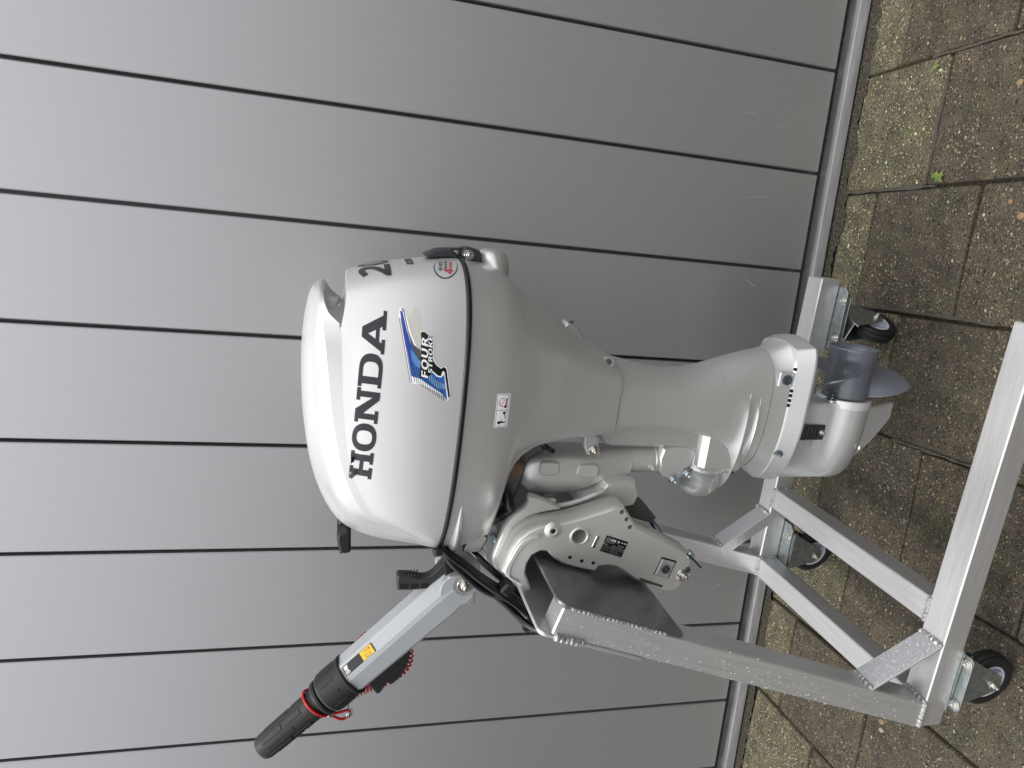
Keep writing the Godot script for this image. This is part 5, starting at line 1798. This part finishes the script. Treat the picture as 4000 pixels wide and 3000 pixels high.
func _tiller(t: Node3D, off: Vector3) -> void:
	var st := mb()
	# arm: local x runs from the pivot to the grip, y up across it
	var dir := Vector3(-0.705, 0.709, 0.0).normalized()
	var up := Vector3(0.709, 0.705, 0.0).normalized()
	var o := Vector3(0.1425, 1.0855, 0.0) + up * 0.0185
	var xf := Transform3D(Basis(dir, up, dir.cross(up)), o)
	# note: local z points away from the viewer
	var sec := func(x: float, q0: float, q1: float, hz: float) -> PackedVector3Array:
		# the crease lies low on the near face, the roof slopes back from it
		var p := [[q0, -hz + 0.004], [q0 + 0.006, -hz], [q1 - 0.027, -hz - 0.001], [q1 - 0.019, -hz + 0.0015], [q1 - 0.003, -hz * 0.56], [q1, -hz * 0.44], [q1, hz * 0.44], [q1 - 0.003, hz * 0.56], [q1 - 0.019, hz - 0.0015], [q1 - 0.027, hz + 0.001], [q0 + 0.006, hz], [q0, hz - 0.004]]
		var r := PackedVector3Array()
		for v in p:
			r.append(xf * Vector3(x, v[0], v[1]))
		return r
	var rings := []
	for q in [[-0.012, -0.026, 0.026, 0.030], [0.0, -0.031, 0.033, 0.033], [0.03, -0.0335, 0.0345, 0.034], [0.13, -0.0315, 0.0325, 0.034], [0.25, -0.0295, 0.030, 0.034], [0.262, -0.028, 0.0285, 0.033]]:
		rings.append(sec.call(q[0], q[1], q[2], q[3]))
	rings.reverse()
	loft(st, rings, [-1, -1, -1, -1, -1])
	lathe(st, Transform3D(Basis(xf.basis.x, -xf.basis.z, xf.basis.y), o + Vector3(0, 0, 0)), [Vector2(0.031, -0.033), Vector2(0.0325, 0.030), Vector2(0.031, 0.033)], 40)
	var arm := commit(st, "tiller_arm", M.tiller, t, off)
	# pivot bolt in its dish
	st = mb()
	var pz := Vector3(0.1690, 1.0860, 0.0338)
	lathe(st, along(pz, Vector3(0, 0, 1)), [Vector2(0.0235, 0), Vector2(0.0235, 0.0012), Vector2(0.0205, 0.0012), Vector2(0.0195, -0.0004)], 32, true, true, true)
	commit(st, "pivot_dish", M.lever2, arm)
	st = mb()
	bolt(st, pz + Vector3(0, 0, 0.0008), Vector3(0, 0, 1), 0.0085)
	commit(st, "pivot_bolt", M.steel, arm)
	# label on the near roof facet by the grip
	st = SurfaceTool.new()
	st.begin(Mesh.PRIMITIVE_TRIANGLES)
	st.set_smooth_group(-1)
	var A := func(x: float, k: float) -> Vector3:
		var q1 := lerpf(0.0325, 0.030, (x - 0.13) / 0.12)
		var lo := Vector3(x, q1 - 0.019, -0.034 + 0.0015)
		var hi := Vector3(x, q1 - 0.003, -0.034 * 0.56)
		return xf * (lo.lerp(hi, k) + Vector3(0, 0.0004, -0.0006))
	for q in [[0.253, 0.97, 0, 0], [0.182, 0.97, 1, 0], [0.182, 0.10, 1, 1], [0.253, 0.97, 0, 0], [0.182, 0.10, 1, 1], [0.253, 0.10, 0, 1]]:
		st.set_uv(Vector2(q[2], q[3]))
		st.add_vertex(A.call(q[0], q[1]))
	commit(st, "warning_label", M.tiller_label, arm)
	# mounting yoke and its tab
	st = mb()
	prism(st, Transform3D.IDENTITY, smooth2([Vector2(0.196, 1.116), Vector2(0.172, 1.132), Vector2(0.150, 1.110), Vector2(0.112, 1.085), Vector2(0.100, 1.068), Vector2(0.105, 1.050), Vector2(0.140, 1.044), Vector2(0.185, 1.046), Vector2(0.215, 1.070), Vector2(0.215, 1.100)], 3), -0.052, -0.036, 0.002)
	prism(st, Transform3D.IDENTITY, v2([0.112, 1.050, 0.112, 1.064, 0.098, 1.066, 0.094, 1.072, 0.088, 1.070, 0.088, 1.062, 0.078, 1.056, 0.078, 1.049, 0.086, 1.046]), -0.046, -0.036, 0.0015)
	commit(st, "tiller_yoke", M.tiller, t, off)
	# grip: collar, throttle ring and ribbed handle
	var ga := xf * Vector3(0.258, -0.006, 0)
	st = mb()
	lathe(st, along(ga, dir), [Vector2(0.0395, 0), Vector2(0.0410, 0.002), Vector2(0.0410, 0.005), Vector2(0.0395, 0.007), Vector2(0.0395, 0.055), Vector2(0.037, 0.060), Vector2(0.030, 0.061), Vector2(0.030, 0.064), Vector2(0.0345, 0.065), Vector2(0.0355, 0.069), Vector2(0.0345, 0.074), Vector2(0.027, 0.075)], 44)
	var collar := commit(st, "throttle_collar", M.grip, t, off)
	st = mb()
	for k in 10:
		var an := TAU * k / 10.0
		var d := up * cos(an) + Vector3(0, 0, 1) * sin(an)
		bar(st, ga + dir * 0.020 + d * 0.0393, ga + dir * 0.050 + d * 0.0393, d.cross(dir), 0.007, 0.0022, 0.0007)
	commit(st, "collar_ribs", M.black, collar).set_meta("kind", "stuff")
	st = mb()
	lathe(st, along(ga + dir * 0.074, dir), [Vector2(0.0262, 0), Vector2(0.0272, 0.004), Vector2(0.0272, 0.022), Vector2(0.0262, 0.030), Vector2(0.0248, 0.08), Vector2(0.0238, 0.138), Vector2(0.0215, 0.1445), Vector2(0.016, 0.1475), Vector2(0.006, 0.148)], 44, false)
	var grip := commit(st, "grip", M.grip, t, off)
	st = mb()
	for k in 9:
		var an := TAU * k / 9.0
		var d := up * cos(an) + Vector3(0, 0, 1) * sin(an)
		var jog := 0.018 if k % 2 == 0 else 0.0
		for q in [[0.034 - jog, 0.074 - jog, 0.0254], [0.080 - jog, 0.128 - jog * 0.3, 0.0242]]:
			var ta: Vector3 = ga + dir * (0.074 + maxf(q[0], 0.005)) + d * (q[2] + 0.0004)
			var tb: Vector3 = ga + dir * (0.074 + q[1]) + d * (q[2] - 0.0006)
			bar(st, ta, tb, d.cross(dir), 0.0105, 0.0024, 0.0009)
	commit(st, "grip_pads", M.grip, grip).set_meta("kind", "stuff")
	# stop-switch box under the arm
	st = mb()
	prism(st, Transform3D.IDENTITY, v2([0.030, 1.172, 0.010, 1.166, -0.030, 1.170, -0.060, 1.181, -0.078, 1.199, -0.074, 1.208, -0.094, 1.219, -0.098, 1.226, -0.072, 1.246, 0.0, 1.22]), -0.050, -0.016, 0.003)
	commit(st, "stop_switch", M.black, t, off)
	# shift lever
	st = mb()
	prism(st, Transform3D.IDENTITY, smooth2([Vector2(0.150, 1.206), Vector2(0.172, 1.208), Vector2(0.1785, 1.203), Vector2(0.176, 1.180), Vector2(0.172, 1.160), Vector2(0.178, 1.145), Vector2(0.197, 1.128), Vector2(0.205, 1.112), Vector2(0.190, 1.108), Vector2(0.170, 1.122), Vector2(0.152, 1.135), Vector2(0.148, 1.155), Vector2(0.1465, 1.180), Vector2(0.147, 1.202)], 3), -0.010, 0.012, 0.003, [], true)
	for k in 5:
		box(st, Transform3D(Basis(Vector3(0, 0, 1), 0.05), Vector3(0.1765, 1.192 - 0.0055 * k, 0.001)), Vector3(0.004, 0.0022, 0.020), 0.0008)
	var lv := commit(st, "shift_lever", M.lever, t, off)
	st = mb()
	for q in [[0.1525, 1.194, 0.016], [0.1525, 1.175, 0.015], [0.1525, 1.156, 0.015]]:
		box(st, Transform3D(Basis.IDENTITY, Vector3(q[0] + 0.003, q[1], 0.0118)), Vector3(0.010, q[2], 0.0014), 0.0004)
	commit(st, "lever_pockets", M.hole, lv).set_meta("kind", "stuff")
	st = mb()
	prism(st, Transform3D.IDENTITY, v2([0.232, 1.132, 0.205, 1.128, 0.172, 1.120, 0.168, 1.112, 0.190, 1.106, 0.235, 1.108]), -0.02, 0.02, 0.003)
	commit(st, "lever_boss", M.black, t, off)
	st = mb()
	box(st, Transform3D.IDENTITY.translated(Vector3(0.176, 1.1045, 0.0305)), Vector3(0.018, 0.028, 0.003), 0.0006)
	commit(st, "maker_tag", M.stone_white, t, off)

	# cables from the front of the cowl down behind the transom
	var bundle := [
		[[0.270, 1.1500, 0.055], [0.251, 1.1310, 0.062], [0.236, 1.1080, 0.066], [0.219, 1.0850, 0.071], [0.203, 1.0610, 0.076], [0.189, 1.0380, 0.080], [0.171, 1.0130, 0.080], [0.147, 0.9840, 0.075], [0.124, 0.9550, 0.070], [0.105, 0.925, 0.06], [0.11, 0.88, 0.03]],
		[[0.268, 1.1480, 0.066], [0.247, 1.1260, 0.072], [0.230, 1.1010, 0.077], [0.212, 1.0770, 0.083], [0.196, 1.0530, 0.088], [0.182, 1.0300, 0.092], [0.164, 1.0050, 0.092], [0.139, 0.9770, 0.087], [0.115, 0.9490, 0.080], [0.095, 0.92, 0.065], [0.09, 0.88, 0.03]],
		[[0.264, 1.1470, 0.060], [0.242, 1.1285, 0.074], [0.218, 1.1020, 0.080], [0.196, 1.0760, 0.084], [0.182, 1.0500, 0.088], [0.176, 1.0230, 0.094], [0.160, 1.0010, 0.092], [0.130, 0.9660, 0.080], [0.115, 0.94, 0.07], [0.11, 0.90, 0.05]],
		[[0.262, 1.1465, 0.050], [0.240, 1.1230, 0.064], [0.222, 1.0970, 0.072], [0.204, 1.0715, 0.076], [0.189, 1.0460, 0.082], [0.176, 1.0240, 0.084], [0.158, 1.0000, 0.082], [0.134, 0.9710, 0.078], [0.112, 0.943, 0.070], [0.10, 0.91, 0.05]],
		[[0.240, 1.090, 0.020], [0.236, 1.079, 0.035], [0.230, 1.068, 0.048], [0.214, 1.048, 0.058], [0.190, 1.020, 0.060], [0.163, 0.988, 0.062], [0.135, 0.956, 0.058], [0.118, 0.92, 0.045]],
		[[0.176, 1.052, 0.060], [0.162, 1.035, 0.060], [0.144, 1.012, 0.065], [0.126, 0.992, 0.070], [0.116, 0.979, 0.080], [0.113, 0.964, 0.095], [0.117, 0.949, 0.110], [0.126, 0.938, 0.122], [0.150, 0.926, 0.130], [0.195, 0.915, 0.132]]]
	var rad := [0.0078, 0.0066, 0.0052, 0.0070, 0.0064, 0.0066]
	for i in bundle.size():
		var pts := []
		for p in bundle[i]:
			pts.append(Vector3(p[0], p[1], p[2]))
		st = mb()
		tube(st, smooth_path(pts, 8), rad[i], 14)
		commit(st, "cable", M.cable, t, off)
	st = mb()
	tube(st, smooth_path([Vector3(0.270, 1.150, 0.095), Vector3(0.252, 1.149, 0.066), Vector3(0.243, 1.147, 0.045), Vector3(0.2405, 1.145, 0.02)], 5), 0.0062, 12)
	commit(st, "hose", M.rubber, t, off)
	st = mb()
	box(st, Transform3D(Basis(Vector3(0, 0, 1), 0.9), Vector3(0.196, 1.024, 0.088)), Vector3(0.022, 0.022, 0.03), 0.004)
	commit(st, "cable_clip", M.black, t, off)
	st = mb()
	lathe(st, along(Vector3(0.078, 0.957, 0.036), Vector3(0.2, 0.3, 1)), [Vector2(0.010, -0.008), Vector2(0.010, 0.008), Vector2(0.006, 0.008), Vector2(0.006, -0.008)], 20, true, false, false)
	commit(st, "cable_eye", M.black, t, off)

func _lanyard() -> void:
	var base := Vector3(-0.09, 1.2, 0)
	var t := tnode("stop_lanyard", "red coiled stop-switch cord looped round the black tiller grip", "lanyard", base)
	var off := -base
	var dir := Vector3(-0.705, 0.709, 0.0)
	var up := Vector3(0.709, 0.705, 0.0)
	var c := Vector3(0.1425, 1.0855, 0) + up * 0.0125 + dir * 0.345
	var pts := []
	for i in 30:
		var an := TAU * (i / 29.0) * 0.80 - 2.45
		pts.append(c + up * cos(an) * 0.0305 + Vector3(0, 0, 1) * sin(an) * 0.0305 + dir * (0.005 * cos(an + 0.4)))
	var st := mb()
	var e0: Vector3 = pts[0]
	var e1: Vector3 = pts[29]
	var full := [Vector3(-0.108, 1.327, 0.012), Vector3(-0.111, 1.318, 0.012)]
	tube(st, pts, 0.0026, 8)
	tube(st, smooth_path([pts[0], Vector3(-0.106, 1.322, 0.014), Vector3(-0.111, 1.309, 0.010), Vector3(-0.110, 1.293, 0.008), Vector3(-0.109, 1.282, 0.006), Vector3(-0.117, 1.276, 0.004), Vector3(-0.127, 1.283, 0.004), Vector3(-0.128, 1.293, 0.006), Vector3(-0.119, 1.305, 0.009), Vector3(-0.112, 1.315, 0.012), Vector3(-0.112, 1.330, 0.014)], 5), 0.0026, 8)
	tube(st, smooth_path([pts[29], Vector3(-0.1085, 1.320, 0.014)], 3), 0.0026, 8)
	commit(st, "cord", M.red, t, off)
	st = mb()
	bar(st, Vector3(-0.1105, 1.3185, 0.013), Vector3(-0.1115, 1.306, 0.011), Vector3(1, 0, 0), 0.010, 0.008, 0.0025)
	commit(st, "crimp", M.steel, t, off)
	st = mb()
	bar(st, Vector3(-0.118, 1.281, 0.006), Vector3(-0.117, 1.274, 0.005), Vector3(1, 0, 0), 0.010, 0.008, 0.002)
	commit(st, "crimp", M.steel, t, off)
	st = mb()
	var rg := []
	for i in 20:
		var an := TAU * i / 20.0
		rg.append(Vector3(-0.1165, 1.277, 0.006) + Vector3(cos(an), 0.7 * sin(an), 0.7 * sin(an)) * 0.0078)
	rg.append(rg[0])
	tube(st, rg, 0.0012, 7)
	tube(st, [Vector3(-0.1085, 1.279, 0.006), Vector3(-0.103, 1.287, 0.0), Vector3(-0.100, 1.289, -0.01)], 0.0010, 6)
	tube(st, [Vector3(-0.1085, 1.279, 0.006), Vector3(-0.102, 1.280, 0.0), Vector3(-0.097, 1.281, -0.01)], 0.0010, 6)
	commit(st, "split_ring", M.steel, t, off)
	# coiled length hanging behind the arm
	st = mb()
	var axis := smooth_path([Vector3(-0.118, 1.272, -0.048), Vector3(-0.112, 1.248, -0.055), Vector3(-0.107, 1.219, -0.060), Vector3(-0.094, 1.190, -0.062), Vector3(-0.068, 1.167, -0.064), Vector3(-0.030, 1.170, -0.064), Vector3(-0.004, 1.212, -0.064), Vector3(0.004, 1.242, -0.062), Vector3(-0.010, 1.262, -0.056)], 40)
	var coil := []
	var turns := 34.0
	for i in axis.size():
		var f := float(i) / (axis.size() - 1)
		var tg: Vector3 = (axis[mini(i + 1, axis.size() - 1)] - axis[maxi(i - 1, 0)]).normalized()
		var n1 := tg.cross(Vector3(0, 0, 1)).normalized()
		var an := TAU * turns * f
		coil.append(axis[i] + n1 * cos(an) * 0.0095 + Vector3(0, 0, 1) * sin(an) * 0.0095)
	tube(st, coil, 0.0019, 6)
	commit(st, "coil", M.red, t, off)
